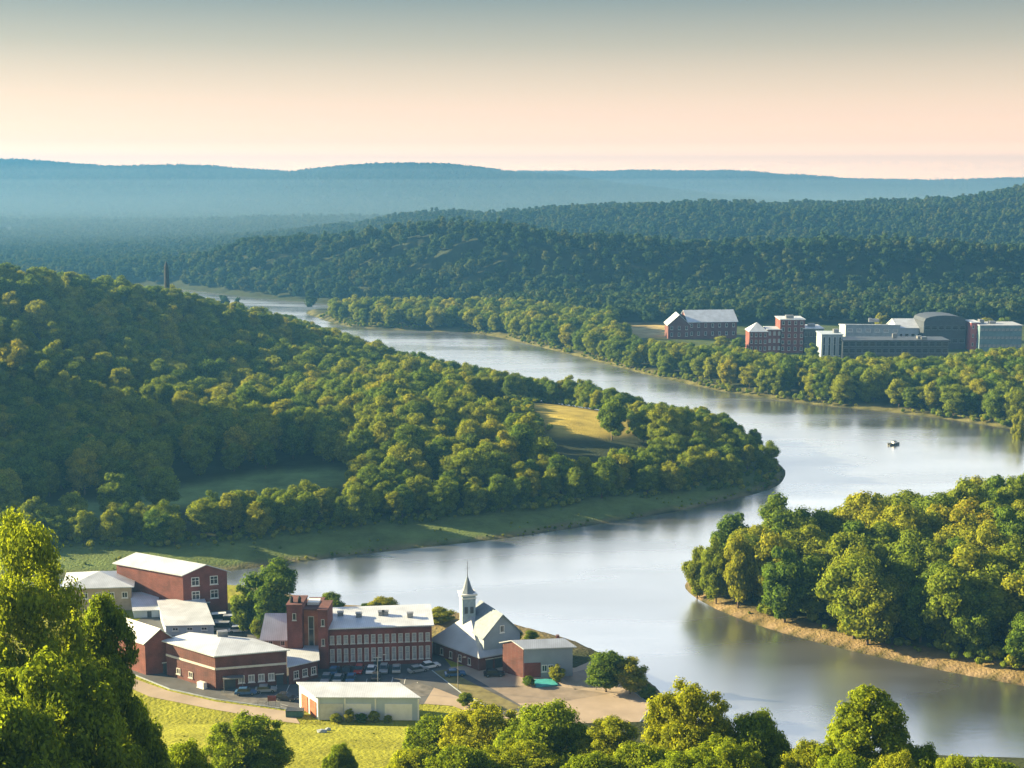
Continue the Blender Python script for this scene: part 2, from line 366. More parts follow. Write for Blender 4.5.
# ------------------------------------------------------------------ mesh builder
class G:
    def __init__(self): self.v, self.f, self.m = [], [], []
    def poly(self, pts, m=0):
        i = len(self.v); self.v += [tuple(map(float, p)) for p in pts]; self.f.append(tuple(range(i, i + len(pts)))); self.m.append(m)
    def prism(self, base, z0, z1, m=0):
        """upright prism on a footprint given counter-clockwise; z0/z1 numbers or lists per corner"""
        n = len(base)
        a = z0 if isinstance(z0, (list, tuple)) else [z0] * n
        b = z1 if isinstance(z1, (list, tuple)) else [z1] * n
        i = len(self.v)
        self.v += [(float(p[0]), float(p[1]), float(a[k])) for k, p in enumerate(base)] + [(float(p[0]), float(p[1]), float(b[k])) for k, p in enumerate(base)]
        self.f.append(tuple(range(i + n - 1, i - 1, -1))); self.m.append(m)
        self.f.append(tuple(range(i + n, i + 2 * n))); self.m.append(m)
        for k in range(n):
            l = (k + 1) % n
            self.f.append((i + k, i + l, i + n + l, i + n + k)); self.m.append(m)
    def box(self, c, s, rz=0, m=0):
        ca, sa = math.cos(rz), math.sin(rz); hx, hy, h = s[0] / 2, s[1] / 2, s[2] / 2
        base = [(c[0] + x * ca - y * sa, c[1] + x * sa + y * ca) for x, y in ((-hx, -hy), (hx, -hy), (hx, hy), (-hx, hy))]
        self.prism(base, c[2] - h, c[2] + h, m)
    def tube(self, p0, p1, r0, r1, n=7, m=0):
        p0, p1 = Vector(p0), Vector(p1); d = (p1 - p0).normalized()
        u = d.orthogonal().normalized(); w = d.cross(u); i = len(self.v)
        for p, r in ((p0, r0), (p1, r1)):
            for k in range(n):
                a = 2 * math.pi * k / n; q = p + (u * math.cos(a) + w * math.sin(a)) * r
                self.v.append(tuple(q))
        for k in range(n):
            l = (k + 1) % n; self.f.append((i + k, i + l, i + n + l, i + n + k)); self.m.append(m)
        self.f.append(tuple(range(i + n - 1, i - 1, -1))); self.m.append(m)
        self.f.append(tuple(range(i + n, i + 2 * n))); self.m.append(m)
    def mesh(self, name, mats, org=(0, 0, 0), smooth=False):
        me = bpy.data.meshes.new(name)
        me.from_pydata([(a - org[0], b - org[1], c - org[2]) for a, b, c in self.v], [], self.f)
        for m in mats: me.materials.append(m)
        me.polygons.foreach_set('material_index', self.m)
        if smooth: me.polygons.foreach_set('use_smooth', [True] * len(self.f))
        me.update()
        return me
    def build(self, name, mats, parent=None, org=(0, 0, 0), smooth=False):
        if not isinstance(mats, (list, tuple)): mats = [mats]
        o = bpy.data.objects.new(name, self.mesh(name, mats, org, smooth)); col.objects.link(o)
        if parent is not None: o.parent = parent
        else: o.location = org
        return o
def tag(o, label=None, cat=None, group=None, kind=None):
    for k, v in (('label', label), ('category', cat), ('group', group), ('kind', kind)):
        if v: o[k] = v
    return o
def root(name, loc, label, cat, group=None):
    o = bpy.data.objects.new(name, None); o.empty_display_size = 0.5; col.objects.link(o); o.location = tuple(map(float, loc))
    return tag(o, label, cat, group)
def link_copy(src, parent=None, loc=None, rz=None, scl=None):
    c = src.copy(); col.objects.link(c)
    if parent is not None: c.parent = parent
    if loc is not None: c.location = tuple(map(float, loc))
    if rz is not None: c.rotation_euler = (0, 0, rz)
    if scl is not None: c.scale = scl
    return c

# ------------------------------------------------------------------ terrain
def axis(segs):
    out = []
    for a, b, s in segs: out += list(np.arange(a, b, s))
    return np.array(out + [segs[-1][1]])
gx = axis([(-9000, -3000, 500), (-3000, -1200, 90), (-1200, -480, 20), (-480, -220, 6), (-220, 240, 3.5), (240, 480, 6), (480, 1200, 20), (1200, 3000, 90), (3000, 9000, 500)])
gy = axis([(-400, 0, 40), (0, 200, 8), (200, 560, 3.0), (560, 900, 6), (900, 1180, 12), (1180, 1330, 5), (1330, 1700, 14), (1700, 3200, 40), (3200, 5600, 75), (5600, 6600, 100)])
XX, YY = np.meshgrid(gx, gy)
ZZ, SD = height(XX, YY)
nx, ny = len(gx), len(gy)
tv = np.stack([XX, YY, ZZ], -1).reshape(-1, 3)
ii = (np.arange(ny - 1)[:, None] * nx + np.arange(nx - 1)[None, :]).ravel()
tf = np.stack([ii, ii + 1, ii + nx + 1, ii + nx], -1)
def np_mesh(name, v, f, mats, smooth=False):
    me = bpy.data.meshes.new(name)
    k = f.shape[1]
    me.vertices.add(len(v)); me.vertices.foreach_set('co', v.astype(np.float32).ravel())
    me.loops.add(f.size); me.loops.foreach_set('vertex_index', f.astype(np.int32).ravel())
    me.polygons.add(len(f)); me.polygons.foreach_set('loop_start', np.arange(0, f.size, k, dtype=np.int32))
    if smooth: me.polygons.foreach_set('use_smooth', np.ones(len(f), bool))
    for m in mats: me.materials.append(m)
    me.update(calc_edges=True)
    return me
# zones: what grows or lies on the ground there
X_, Y_ = XX.ravel(), YY.ravel(); S_ = SD.ravel()
zone = np.tile(np.array([0.035, 0.045, 0.018]), (len(X_), 1))        # woodland floor
def paint(mask, c):
    mask = np.clip(mask, 0, 1)[:, None]
    zone[:] = zone * (1 - mask) + np.array(c) * mask
def soft(poly, w): return smooth(w, -w, np.where(poly_in(X_, Y_, poly), -1, 1) * poly_dist(X_, Y_, poly))
jit = vnoise(X_, Y_, 18, 40) * 3
in_left = poly_in(X_, Y_, LEFT_LAND); in_pen = poly_in(X_, Y_, PEN_LAND); in_far = poly_in(X_, Y_, FAR_LAND); in_camp = poly_in(X_, Y_, CAMPUS_LAND)
near_left = poly_dist(X_, Y_, LEFT_NEAR, False)
paint(in_left * smooth(34, 24, near_left + jit), (0.115, 0.155, 0.045))
paint(in_left * smooth(4, 1, near_left + jit * 0.5), (0.16, 0.14, 0.07))
paint(soft(GOLD_FIELD, 6), (0.38, 0.30, 0.06))
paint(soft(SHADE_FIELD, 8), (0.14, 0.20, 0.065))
pen_near = poly_dist(X_, Y_, PEN_SHORE[:9], False)
paint(in_pen * smooth(8.5, 4, pen_near + jit * .8), (0.25, 0.185, 0.08))
paint(in_pen * smooth(3.0, 1.0, pen_near + jit * 0.3), (0.30, 0.22, 0.13))
paint(in_far * smooth(9, 4, S_ + jit * .6), (0.17, 0.16, 0.06))
paint(in_far * smooth(30, 60, S_), (0.07, 0.095, 0.03))
paint(soft(FAR_FIELD, 10), (0.42, 0.33, 0.15))
paint(in_camp * smooth(150, 200, Y_) * smooth(12, -4, X_), (0.25, 0.255, 0.026))
paint(in_camp * smooth(300, 325, Y_ + jit) * smooth(-75, -60, X_), (0.21, 0.165, 0.085))
paint(in_camp * smooth(262, 300, Y_) * smooth(-150, -170, X_), (0.06, 0.09, 0.02))
paint(in_camp * smooth(7, 2, S_) , (0.24, 0.19, 0.10))
mt, nt, bs, ou = new_mat('ground')
at = N(nt, 'ShaderNodeAttribute', attribute_name='zone')
tcn = N(nt, 'ShaderNodeTexCoord')
n1 = N(nt, 'ShaderNodeTexNoise'); n1.inputs['Scale'].default_value = 0.09; n1.inputs['Detail'].default_value = 10; n1.inputs['Roughness'].default_value = 0.65
nt.links.new(tcn.outputs['Object'], n1.inputs['Vector'])
mpn = N(nt, 'ShaderNodeMapRange'); mpn.inputs[1].default_value = 0.3; mpn.inputs[2].default_value = 0.7; mpn.inputs[3].default_value = 0.62; mpn.inputs[4].default_value = 1.35
nt.links.new(n1.outputs['Fac'], mpn.inputs[0])
mxn = N(nt, 'ShaderNodeMixRGB', blend_type='MULTIPLY'); mxn.inputs[0].default_value = 1
nt.links.new(at.outputs['Color'], mxn.inputs[1]); nt.links.new(mpn.outputs[0], mxn.inputs[2]); nt.links.new(mxn.outputs[0], bs.inputs['Base Color'])
bs.inputs['Roughness'].default_value = 0.95; bs.inputs['Specular IOR Level'].default_value = 0.1
n2 = N(nt, 'ShaderNodeTexNoise'); n2.inputs['Scale'].default_value = 1.3; n2.inputs['Detail'].default_value = 8
nt.links.new(tcn.outputs['Object'], n2.inputs['Vector'])
bpn = N(nt, 'ShaderNodeBump'); bpn.inputs['Strength'].default_value = 0.8; bpn.inputs['Distance'].default_value = 0.5
nt.links.new(n2.outputs['Fac'], bpn.inputs['Height']); nt.links.new(bpn.outputs[0], bs.inputs['Normal'])
me = np_mesh('ground', tv, tf, [mt], True)
ca = me.attributes.new('zone', 'FLOAT_COLOR', 'POINT')
ca.data.foreach_set('color', np.concatenate([zone, np.ones((len(zone), 1))], 1).astype(np.float32).ravel())
ground = bpy.data.objects.new('ground', me); col.objects.link(ground); ground['kind'] = 'structure'

# water
mw, nt, bs, ou = new_mat('river water')
bs.inputs['Base Color'].default_value = (0.74, 0.77, 0.78, 1); bs.inputs['Metallic'].default_value = 0.95; bs.inputs['Roughness'].default_value = 0.13
tcn = N(nt, 'ShaderNodeTexCoord'); mpp = N(nt, 'ShaderNodeMapping'); mpp.inputs['Scale'].default_value = (0.5, 1.6, 1)
nt.links.new(tcn.outputs['Object'], mpp.inputs[0])
n1 = N(nt, 'ShaderNodeTexNoise'); n1.inputs['Scale'].default_value = 0.55; n1.inputs['Detail'].default_value = 5
nt.links.new(mpp.outputs[0], n1.inputs['Vector'])
bpn = N(nt, 'ShaderNodeBump'); bpn.inputs['Strength'].default_value = 0.22; bpn.inputs['Distance'].default_value = 0.12
nt.links.new(n1.outputs['Fac'], bpn.inputs['Height']); nt.links.new(bpn.outputs[0], bs.inputs['Normal'])
n3 = N(nt, 'ShaderNodeTexNoise'); n3.inputs['Scale'].default_value = 0.012; n3.inputs['Detail'].default_value = 4
mp3 = N(nt, 'ShaderNodeMapping'); mp3.inputs['Scale'].default_value = (0.6, 2.2, 1); nt.links.new(tcn.outputs['Object'], mp3.inputs[0]); nt.links.new(mp3.outputs[0], n3.inputs['Vector'])
mr3 = N(nt, 'ShaderNodeMapRange'); mr3.inputs[1].default_value = 0.35; mr3.inputs[2].default_value = 0.65; mr3.inputs[3].default_value = 0.18; mr3.inputs[4].default_value = 0.34
nt.links.new(n3.outputs['Fac'], mr3.inputs[0]); nt.links.new(mr3.outputs[0], bs.inputs['Roughness'])
g = G(); g.poly([(-1700, 100, 0), (1700, 100, 0), (1700, 1700, 0), (-1700, 1700, 0)])
tag(g.build('river', mw), kind='structure')

# haze: the air of the valley
hm = bpy.data.materials.new('haze'); hm.use_nodes = True; hn = hm.node_tree; hn.nodes.clear()
pv = hn.nodes.new('ShaderNodeVolumePrincipled'); pv.inputs['Color'].default_value = (*HAZE_COLOR, 1); pv.inputs['Density'].default_value = HAZE_DENSITY; pv.inputs['Anisotropy'].default_value = 0.25
ho = hn.nodes.new('ShaderNodeOutputMaterial'); hn.links.new(pv.outputs[0], ho.inputs['Volume'])
g = G(); g.box((0, 3100, 96), (18400, 7040, 203))
hazeo = tag(g.build('haze', hm), kind='stuff')

# morning mist lying in the far valley, thinner with height
mm_ = bpy.data.materials.new('valley mist'); mm_.use_nodes = True; hn = mm_.node_tree; hn.nodes.clear()
pv = hn.nodes.new('ShaderNodeVolumePrincipled'); pv.inputs['Color'].default_value = (0.40, 0.54, 0.66, 1); pv.inputs['Density'].default_value = 0.55e-4
ho = hn.nodes.new('ShaderNodeOutputMaterial'); hn.links.new(pv.outputs[0], ho.inputs['Volume'])
for k, top in enumerate((20, 38, 58, 80, 104, 130)):
    g = G(); x0, x1, y0, y1 = -3600 - 40 * k, 2600 + 60 * k, 1600 + 70 * k, 4720 + 15 * k
    g.box(((x0 + x1) / 2, (y0 + y1) / 2, top / 2 - 0.2 * k), (x1 - x0, y1 - y0, top)); tag(g.build('valley_mist', mm_), kind='stuff')

# ------------------------------------------------------------------ trees
def unit(n, r):
    v = r.normal(size=(n, 3)); return v / np.linalg.norm(v, axis=1, keepdims=True)
def ico():
    t = (1 + 5 ** 0.5) / 2
    v = np.array([(-1, t, 0), (1, t, 0), (-1, -t, 0), (1, -t, 0), (0, -1, t), (0, 1, t), (0, -1, -t), (0, 1, -t), (t, 0, -1), (t, 0, 1), (-t, 0, -1), (-t, 0, 1)], float)
    f = [(0, 11, 5), (0, 5, 1), (0, 1, 7), (0, 7, 10), (0, 10, 11), (1, 5, 9), (5, 11, 4), (11, 10, 2), (10, 7, 6), (7, 1, 8), (3, 9, 4), (3, 4, 2), (3, 2, 6), (3, 6, 8), (3, 8, 9), (4, 9, 5), (2, 4, 11), (6, 2, 10), (8, 6, 7), (9, 8, 1)]
    return v / np.linalg.norm(v[0]), np.array(f)
ICO_V, ICO_F = ico()
def leaf_quads(p, nrm, size, r):
    """one small kite-shaped spray of leaves at each point"""
    n = len(p)
    a = np.cross(nrm, unit(n, r)); a /= np.linalg.norm(a, axis=1, keepdims=True) + 1e-9
    b = np.cross(nrm, a)
    s = size[:, None]; l = s * r.uniform(0.7, 1.25, (n, 1)); w = s * r.uniform(0.45, 0.8, (n, 1))
    bend = nrm * s * r.uniform(-0.25, 0.25, (n, 1))
    v = np.stack([p - a * l, p + b * w + bend, p + a * l * 0.9, p - b * w + bend], 1).reshape(-1, 3)
    f = np.arange(4 * n).reshape(-1, 4)
    return v, f
def crown_geo(r, H, RAD, n_lobes, lobe, leaf, n_leaf, z0=0.28, core=0.72, shape='round', ragged=0.35):
    """foliage in lobes spread through a crown volume; returns vertices, quads, lobes"""
    zc, rz = H * (0.5 + z0 / 2), H * (1 - z0) / 2
    L = []
    tries = 0
    while len(L) < n_lobes and tries < 4000:
        tries += 1
        d = unit(1, r)[0]; t = r.uniform(0.25, 1.0) ** 0.5 if len(L) > 1 else 0.2
        k = d * t
        lr = lobe * RAD * r.uniform(0.75, 1.3)
        wide = 1.0
        h = (k[2] + 1) / 2
        if shape == 'tall': wide = 0.55 + 0.6 * (1 - h)
        elif shape == 'oval': wide = 0.8 + 0.25 * (1 - abs(k[2]))
        c = np.array([k[0] * (RAD - lr * 0.8) * wide, k[1] * (RAD - lr * 0.8) * wide, zc + k[2] * (rz - lr * 0.75)])
        if all(np.linalg.norm(c - q[0]) > 0.55 * (lr + q[1]) * 0.8 for q in L): L.append((c, lr))
    cs = np.array([q[0] for q in L]); rs = np.array([q[1] for q in L])
    w = rs ** 2; w /= w.sum()
    pick = r.choice(len(L), n_leaf, p=w)
    d = unit(n_leaf, r)
    d[:, 2] = d[:, 2] * 0.9 + 0.08
    rad = rs[pick] * (1 - ragged * r.random(n_leaf) ** 1.6 + 0.12 * r.normal(size=n_leaf))
    p = cs[pick] + d * rad[:, None] * np.array([1.0, 1.0, 0.85])
    keep = np.ones(n_leaf, bool)
    for j in range(len(L)):
        inside = (np.linalg.norm((p - cs[j]) / np.array([1, 1, .85]), axis=1) < rs[j] * 0.62) & (pick != j)
        keep &= ~inside
    p, d = p[keep], d[keep]
    nrm = d + 0.45 * unit(len(p), r); nrm /= np.linalg.norm(nrm, axis=1, keepdims=True)
    v, f = leaf_quads(p, nrm, leaf * r.uniform(0.7, 1.35, len(p)), r)
    if core:
        vs, fs = [v], [f]; off = len(v)
        for c, lr in L:
            jv = ICO_V * (1 + r.uniform(-0.12, 0.12, (12, 1)))
            vs.append(jv * lr * core * np.array([1, 1, .85]) + c)
            q = np.concatenate([ICO_F, ICO_F[:, 2:3]], 1)
            fs.append(None if False else q + off); off += 12
        v = np.concatenate(vs); f = [f] + fs[1:]
    else:
        f = [f]
    return v, f, L
def faces_mesh(name, v, flist, mats, mat_idx=None):
    """quads, and triangles given as quads with a repeated last corner"""
    quads = flist[0]; tris = [q[:, :3] for q in flist[1:]]
    tri = np.concatenate(tris) if tris else np.zeros((0, 3), int)
    me = bpy.data.meshes.new(name)
    me.vertices.add(len(v)); me.vertices.foreach_set('co', np.asarray(v, np.float32).ravel())
    loops = np.concatenate([quads.ravel(), tri.ravel()]).astype(np.int32)
    me.loops.add(len(loops)); me.loops.foreach_set('vertex_index', loops)
    st = np.concatenate([np.arange(len(quads)) * 4, len(quads) * 4 + np.arange(len(tri)) * 3]).astype(np.int32)
    me.polygons.add(len(st)); me.polygons.foreach_set('loop_start', st)
    for m in mats: me.materials.append(m)
    me.update(calc_edges=True)
    return me
def trunk_geo(r, H, lobes, z0, thick, n_limbs=6, n=7):
    g = G(); top = H * (z0 + 0.45); pts = [(0, 0, -0.6)]
    for k in range(1, 5):
        t = k / 4; pts.append((r.normal() * 0.02 * H * t, r.normal() * 0.02 * H * t, top * t))
    rad = [thick * (1.25 if k == 0 else 1) * (1 - 0.8 * k / 4) for k in range(5)]
    for k in range(4): g.tube(pts[k], pts[k + 1], rad[k], rad[k + 1], n)
    order = r.permutation(len(lobes))[:n_limbs]
    for i in order:
        c = lobes[i][0]; k = 2 if c[2] < top * 1.1 else 3
        a = np.array(pts[k]); mid = (a + c) / 2 + np.array([0, 0, -0.03 * H])
        g.tube(a, mid, rad[k] * 0.6, rad[k] * 0.35, 5); g.tube(mid, c, rad[k] * 0.35, rad[k] * 0.1, 5)
    return g
def make_proto(name, seed, H, RAD, n_lobes, lobe, leaf, n_leaf, z0, mat, core=0.72, shape='round', ragged=0.35, limbs=6, thick=None):
    r = np.random.default_rng(seed)
    v, f, L = crown_geo(r, H, RAD, n_lobes, lobe, leaf, n_leaf, z0, core, shape, ragged)
    cm = faces_mesh('crown', v, f, [mat])
    tm = trunk_geo(r, H, L, z0, thick or H * 0.018, limbs).mesh('trunk', [M['bark']], smooth=True)
    return dict(crown=cm, trunk=tm, H=H, R=RAD, geo=(v, f))
# middle-distance trees, about 18 m tall
MID = [make_proto('tree', 100 + i, 18.0, rad, nl, lb, 0.36, 10000, 0.02, M['leaf'], 0.74, sh) for i, (rad, nl, lb, sh) in enumerate(
    [(7.4, 30, 0.31, 'round'), (6.6, 28, 0.32, 'oval'), (8.0, 34, 0.29, 'round'), (6.0, 26, 0.34, 'oval'), (7.0, 34, 0.29, 'tall'), (7.6, 30, 0.31, 'oval')])]
# far trees
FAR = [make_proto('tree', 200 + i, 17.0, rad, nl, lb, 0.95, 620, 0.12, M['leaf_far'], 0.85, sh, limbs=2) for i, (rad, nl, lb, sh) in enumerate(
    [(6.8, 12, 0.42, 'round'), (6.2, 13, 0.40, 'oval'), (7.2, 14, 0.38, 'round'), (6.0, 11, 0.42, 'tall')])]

def scatter(x0, x1, y0, y1, s, seed, jitter=0.42):
    r = np.random.default_rng(seed)
    ny_ = int((y1 - y0) / (s * 0.87)); nx_ = int((x1 - x0) / s)
    j, i = np.mgrid[0:ny_, 0:nx_]
    x = x0 + (i + 0.5 * (j % 2)) * s + r.uniform(-jitter, jitter, i.shape) * s
    y = y0 + j * s * 0.87 + r.uniform(-jitter, jitter, i.shape) * s
    return x.ravel(), y.ravel()

cand = []   # x, y, z, scale, region
def add_region(x, y, mask, region, smin, smax, seed):
    r = np.random.default_rng(seed)
    x, y = x[mask], y[mask]; z, s = height(x, y)
    sc = r.uniform(smin, smax, len(x))
    if region in ('hill', 'belt'):      # the wood's canopy thins out and stays lower along the crest and the far shore
        qx = project(x, y, z)[0]
        line = np.interp(qx, [0, 60, 120, 165, 200, 260, 330, 400, 440, 480, 520, 560, 620, 650, 700, 740, 770], [257, 264, 279, 287, 296, 309, 329, 350, 355, 367, 375, 376, 392, 404, 408, 422, 438]) + r.uniform(-5, 6, len(x))
        room = np.array([topz((a, b), l) for a, b, l in zip(x, y, line)]) - z
        sc = np.where(qx < -20, sc, np.minimum(sc, room / 17.5))
        ok = sc > 0.33
        x, y, z, sc = x[ok], y[ok], z[ok], sc[ok]
    for k in range(len(x)): cand.append((x[k], y[k], z[k] - 0.2, sc[k], region))
# left land: hillside wood and the belt along the bank
x, y = scatter(-620, 170, 380, 1000, 10.2, 1)
z, s = height(x, y)
m_left = poly_in(x, y, LEFT_LAND)
nl = poly_dist(x, y, LEFT_NEAR, False)
fieldd = np.minimum(np.where(poly_in(x, y, GOLD_FIELD), -1, 1) * poly_dist(x, y, GOLD_FIELD), np.where(poly_in(x, y, SHADE_FIELD), -1, 1) * poly_dist(x, y, SHADE_FIELD))
fr = np.abs(x) / y < 0.40
open_ = np.ones(len(x), bool)
ux, uy, uf = project(x, y, z + 15.0); vx_, vy_, _ = project(x, y, z)
for poly, ks in ((GOLD_PX, (0, 0.15, 0.3)), (SHADE_PX, (0.05, 0.25, 0.5))):
    for k in ks:
        for dx in (-8, 0, 8):
            open_ &= ~poly_in(ux + dx, uy + (vy_ - uy) * k, poly)
    if poly is GOLD_PX: goldopen = open_.copy() & ~poly_in(x + 0.88 * 16, y - 0.475 * 16, GOLD_FIELD)
for q in (16, 30): open_ &= ~poly_in(x + 0.965 * q, y - 0.26 * q, GOLD_FIELD)
hill_xy = (x, y, m_left & (s > 4) & (fieldd > 3) & (np.abs(x) / y < 0.75) & (nl > 42) & open_)
add_region(*hill_xy, 'hill', 0.68, 1.06, 3)
x, y = scatter(-330, 170, 380, 640, 8.4, 12)
z, s = height(x, y); nl = poly_dist(x, y, LEFT_NEAR, False); px_b = project(x, y, z)[0]
gold = poly_dist(x, y, GOLD_FIELD) * np.where(poly_in(x, y, GOLD_FIELD), -1, 1)
ux, uy, uf = project(x, y, z + 13.0); vx_, vy_, _ = project(x, y, z)
keep = np.ones(len(x), bool)
for k in (0, 0.15, 0.3):
    for dx in (-8, 0, 8): keep &= ~poly_in(ux + dx, uy + (vy_ - uy) * k, GOLD_PX)
add_region(x, y, poly_in(x, y, LEFT_LAND) & keep & (s > 4) & (gold > 3) & (np.abs(x) / y < 0.45) & (nl > np.interp(px_b, [0, 550, 700, 760], [22, 19, 10, 6])) & (nl <= 42), 'belt', 0.50, 0.76, 2)
x, y = scatter(-150, 170, 560, 900, 7.6, 14)
z, s = height(x, y); lf = poly_dist(x, y, LEFT_FAR, False); gold = poly_dist(x, y, GOLD_FIELD) * np.where(poly_in(x, y, GOLD_FIELD), -1, 1)
add_region(x, y, poly_in(x, y, LEFT_LAND) & (lf < 30) & (s > 3) & (gold > 3), 'hill', 0.6, 0.9, 15)
# right peninsula
x, y = scatter(60, 420, 240, 560, 8.6, 4)
z, s = height(x, y); pn = poly_dist(x, y, PEN_SHORE[:9], False)
add_region(x, y, poly_in(x, y, PEN_LAND) & (s > 3) & (pn > 3.4) & (np.abs(x) / y < 0.62), 'peninsula', 0.78, 1.16, 5)
# far bank
x, y = scatter(-200, 720, 520, 1100, 10.5, 6)
z, s = height(x, y)
inb = poly_in(x, y, FAR_LAND)
ppx, ppy, _ = project(x, y, z); tpy = project(x, y, z + 15.5)[1]
clear = ((ppx > 625) & (ppy < 357 + 0.018 * np.clip(ppx - 760, 0, 400)) & (ppy > 326)) | ((ppx > 612) & (ppx < 700) & (ppy < 340))
lim = np.where(ppx > 640, np.interp(ppx, [640, 665, 740, 760, 840, 945, 975, 1030], [333, 339, 345, 350, 355, 355, 347, 344]), 0)
fit = (ppy - lim) / np.maximum(ppy - tpy, 1)       # how much of a full-grown tree stays below that line
inb &= (s > 2.5) & ~clear & (np.abs(x) / y < 0.45) & (fit > 0.42)
n0 = len(cand)
add_region(x, y, inb, 'bank', 0.66, 0.98, 7)
for k, f_ in zip(range(n0, len(cand)), fit[inb]): cand[k] = cand[k][:3] + (min(cand[k][3], f_ * 0.85),) + cand[k][4:]

C = np.array([c[:4] for c in cand]); REG = np.array([c[4] for c in cand])
var = rng.integers(0, len(MID), len(C))
H_ = np.array([MID[v]['H'] for v in var]) * C[:, 3]; R_ = np.array([MID[v]['R'] for v in var]) * C[:, 3]
tx, ty, tf_ = project(C[:, 0], C[:, 1], C[:, 2] + H_)
bx, by, _ = project(C[:, 0], C[:, 1], C[:, 2])
pr = R_ * F_PX / tf_
order = np.argsort(C[:, 1])
sky_line = np.full(1024 + 400, 768.0)
vis = np.zeros(len(C))
for i in order:
    a, b = int(max(0, tx[i] - pr[i] * 0.8 + 200)), int(min(1423, tx[i] + pr[i] * 0.8 + 200))
    if b <= a: continue
    a2, b2 = max(a, 200), min(b, 1223)
    if b2 > a2:
        vis[i] = np.clip(np.minimum(sky_line[a2:b2], by[i]) - ty[i], 0, None).sum()
    sky_line[a:b] = np.minimum(sky_line[a:b], ty[i] + (by[i] - ty[i]) * 0.12)
rank = np.argsort(-vis)
N_IND = 262
solo = rank[:N_IND]; solo = solo[vis[solo] > 60]
REGION = {
    'belt': ('round green tree in the shaded belt of trees along the left river bank', 'trees in the belt along the left bank'),
    'hill': ('leafy tree in the dense wood covering the left hillside', 'trees of the hillside wood'),
    'peninsula': ('tall leafy green tree on the wooded point at the right of the river', 'trees on the wooded point'),
    'bank': ('small round tree in the belt on the far river bank below the distant buildings', 'trees on the far bank'),
}
def plant(proto, loc, scl, rz, name, label, group, cat='tree'):
    t = root(name, loc, label, cat, group)
    t.scale = (scl, scl, scl) if not isinstance(scl, tuple) else scl
    t.rotation_euler = (0, 0, rz)
    for k in ('trunk', 'crown'):
        o = bpy.data.objects.new(k, proto[k]); col.objects.link(o); o.parent = t
    return t
for i in solo:
    lab, grp = REGION[REG[i]]
    plant(MID[var[i]], C[i, :3], (float(C[i, 3]) * rng.uniform(0.9, 1.15), float(C[i, 3]) * rng.uniform(0.9, 1.15), float(C[i, 3]) * rng.uniform(0.88, 1.12)), float(rng.uniform(0, 6.28)), 'leafy_tree', lab, grp)

# the rest as masses of instanced trees
protos = bpy.data.collections.new('tree kinds near'); protos_far = bpy.data.collections.new('tree kinds far')
for k, p in enumerate(MID):
    v, f = p['geo']; o = bpy.data.objects.new('wood_tree_%d' % k, p['crown']); protos.objects.link(o)
for k, p in enumerate(FAR):
    o = bpy.data.objects.new('forest_tree_%d' % k, p['crown']); protos_far.objects.link(o)
def forest(name, pts, scl, rot, idx, coll):
    me = bpy.data.meshes.new(name)
    me.vertices.add(len(pts)); me.vertices.foreach_set('co', np.asarray(pts, np.float32).ravel())
    for nm, ty_, dat in (('scl', 'FLOAT', scl), ('rot', 'FLOAT', rot), ('idx', 'INT', idx)):
        a = me.attributes.new(nm, ty_, 'POINT'); a.data.foreach_set('value', np.asarray(dat, np.float32 if ty_ == 'FLOAT' else np.int32))
    o = bpy.data.objects.new(name, me); col.objects.link(o)
    ng = bpy.data.node_groups.new(name, 'GeometryNodeTree')
    ng.interface.new_socket('Geometry', in_out='INPUT', socket_type='NodeSocketGeometry'); ng.interface.new_socket('Geometry', in_out='OUTPUT', socket_type='NodeSocketGeometry')
    gi, go = ng.nodes.new('NodeGroupInput'), ng.nodes.new('NodeGroupOutput')
    ci = ng.nodes.new('GeometryNodeCollectionInfo'); ci.inputs['Collection'].default_value = coll; ci.inputs['Separate Children'].default_value = True; ci.inputs['Reset Children'].default_value = True
    ip = ng.nodes.new('GeometryNodeInstanceOnPoints'); ip.inputs['Pick Instance'].default_value = True
    def attr(nm, ty_):
        n = ng.nodes.new('GeometryNodeInputNamedAttribute'); n.data_type = ty_; n.inputs['Name'].default_value = nm; return n.outputs['Attribute']
    cx = ng.nodes.new('ShaderNodeCombineXYZ')
    er = ng.nodes.new('FunctionNodeEulerToRotation')
    ng.links.new(attr('rot', 'FLOAT'), cx.inputs[2]); ng.links.new(cx.outputs[0], er.inputs[0]); ng.links.new(er.outputs[0], ip.inputs['Rotation'])
    ng.links.new(attr('scl', 'FLOAT'), ip.inputs['Scale']); ng.links.new(attr('idx', 'INT'), ip.inputs['Instance Index'])
    ng.links.new(gi.outputs[0], ip.inputs['Points']); ng.links.new(ci.outputs[0], ip.inputs['Instance']); ng.links.new(ip.outputs[0], go.inputs[0])
    md = o.modifiers.new('trees', 'NODES'); md.node_group = ng
    return o
rest = np.setdiff1d(np.arange(len(C)), solo)
fo = forest('hillside_woodland', C[rest, :3], C[rest, 3], rng.uniform(0, 6.28, len(rest)), var[rest], protos)
tag(fo, 'dense green woodland behind the front trees on hillside and banks', 'woodland', kind='stuff')
pts, scs = [], []
def far_region(x0, x1, y0, y1, s, smin, smax, seed, zmin, cone=0.45):
    x, y = scatter(x0, x1, y0, y1, s, seed)
    z, sd = height(x, y)
    ok = (sd > 2.5) & (z > zmin) & (np.abs(x) / y < cone) & ~poly_in(x, y, LEFT_LAND) & ~poly_in(x, y, FAR_LAND)
    r = np.random.default_rng(seed)
    for a, b, c in zip(x[ok], y[ok], z[ok]): pts.append((a, b, c - 0.5)); scs.append(r.uniform(smin, smax))
far_region(-760, 800, 1010, 1640, 11.0, 0.75, 1.1, 31, 0.7)
far_region(-900, 1100, 1640, 2700, 12.0, 0.75, 1.05, 32, 2.0)
far_region(-1500, 1200, 2700, 3900, 19.0, 0.9, 1.35, 33, 2.0)
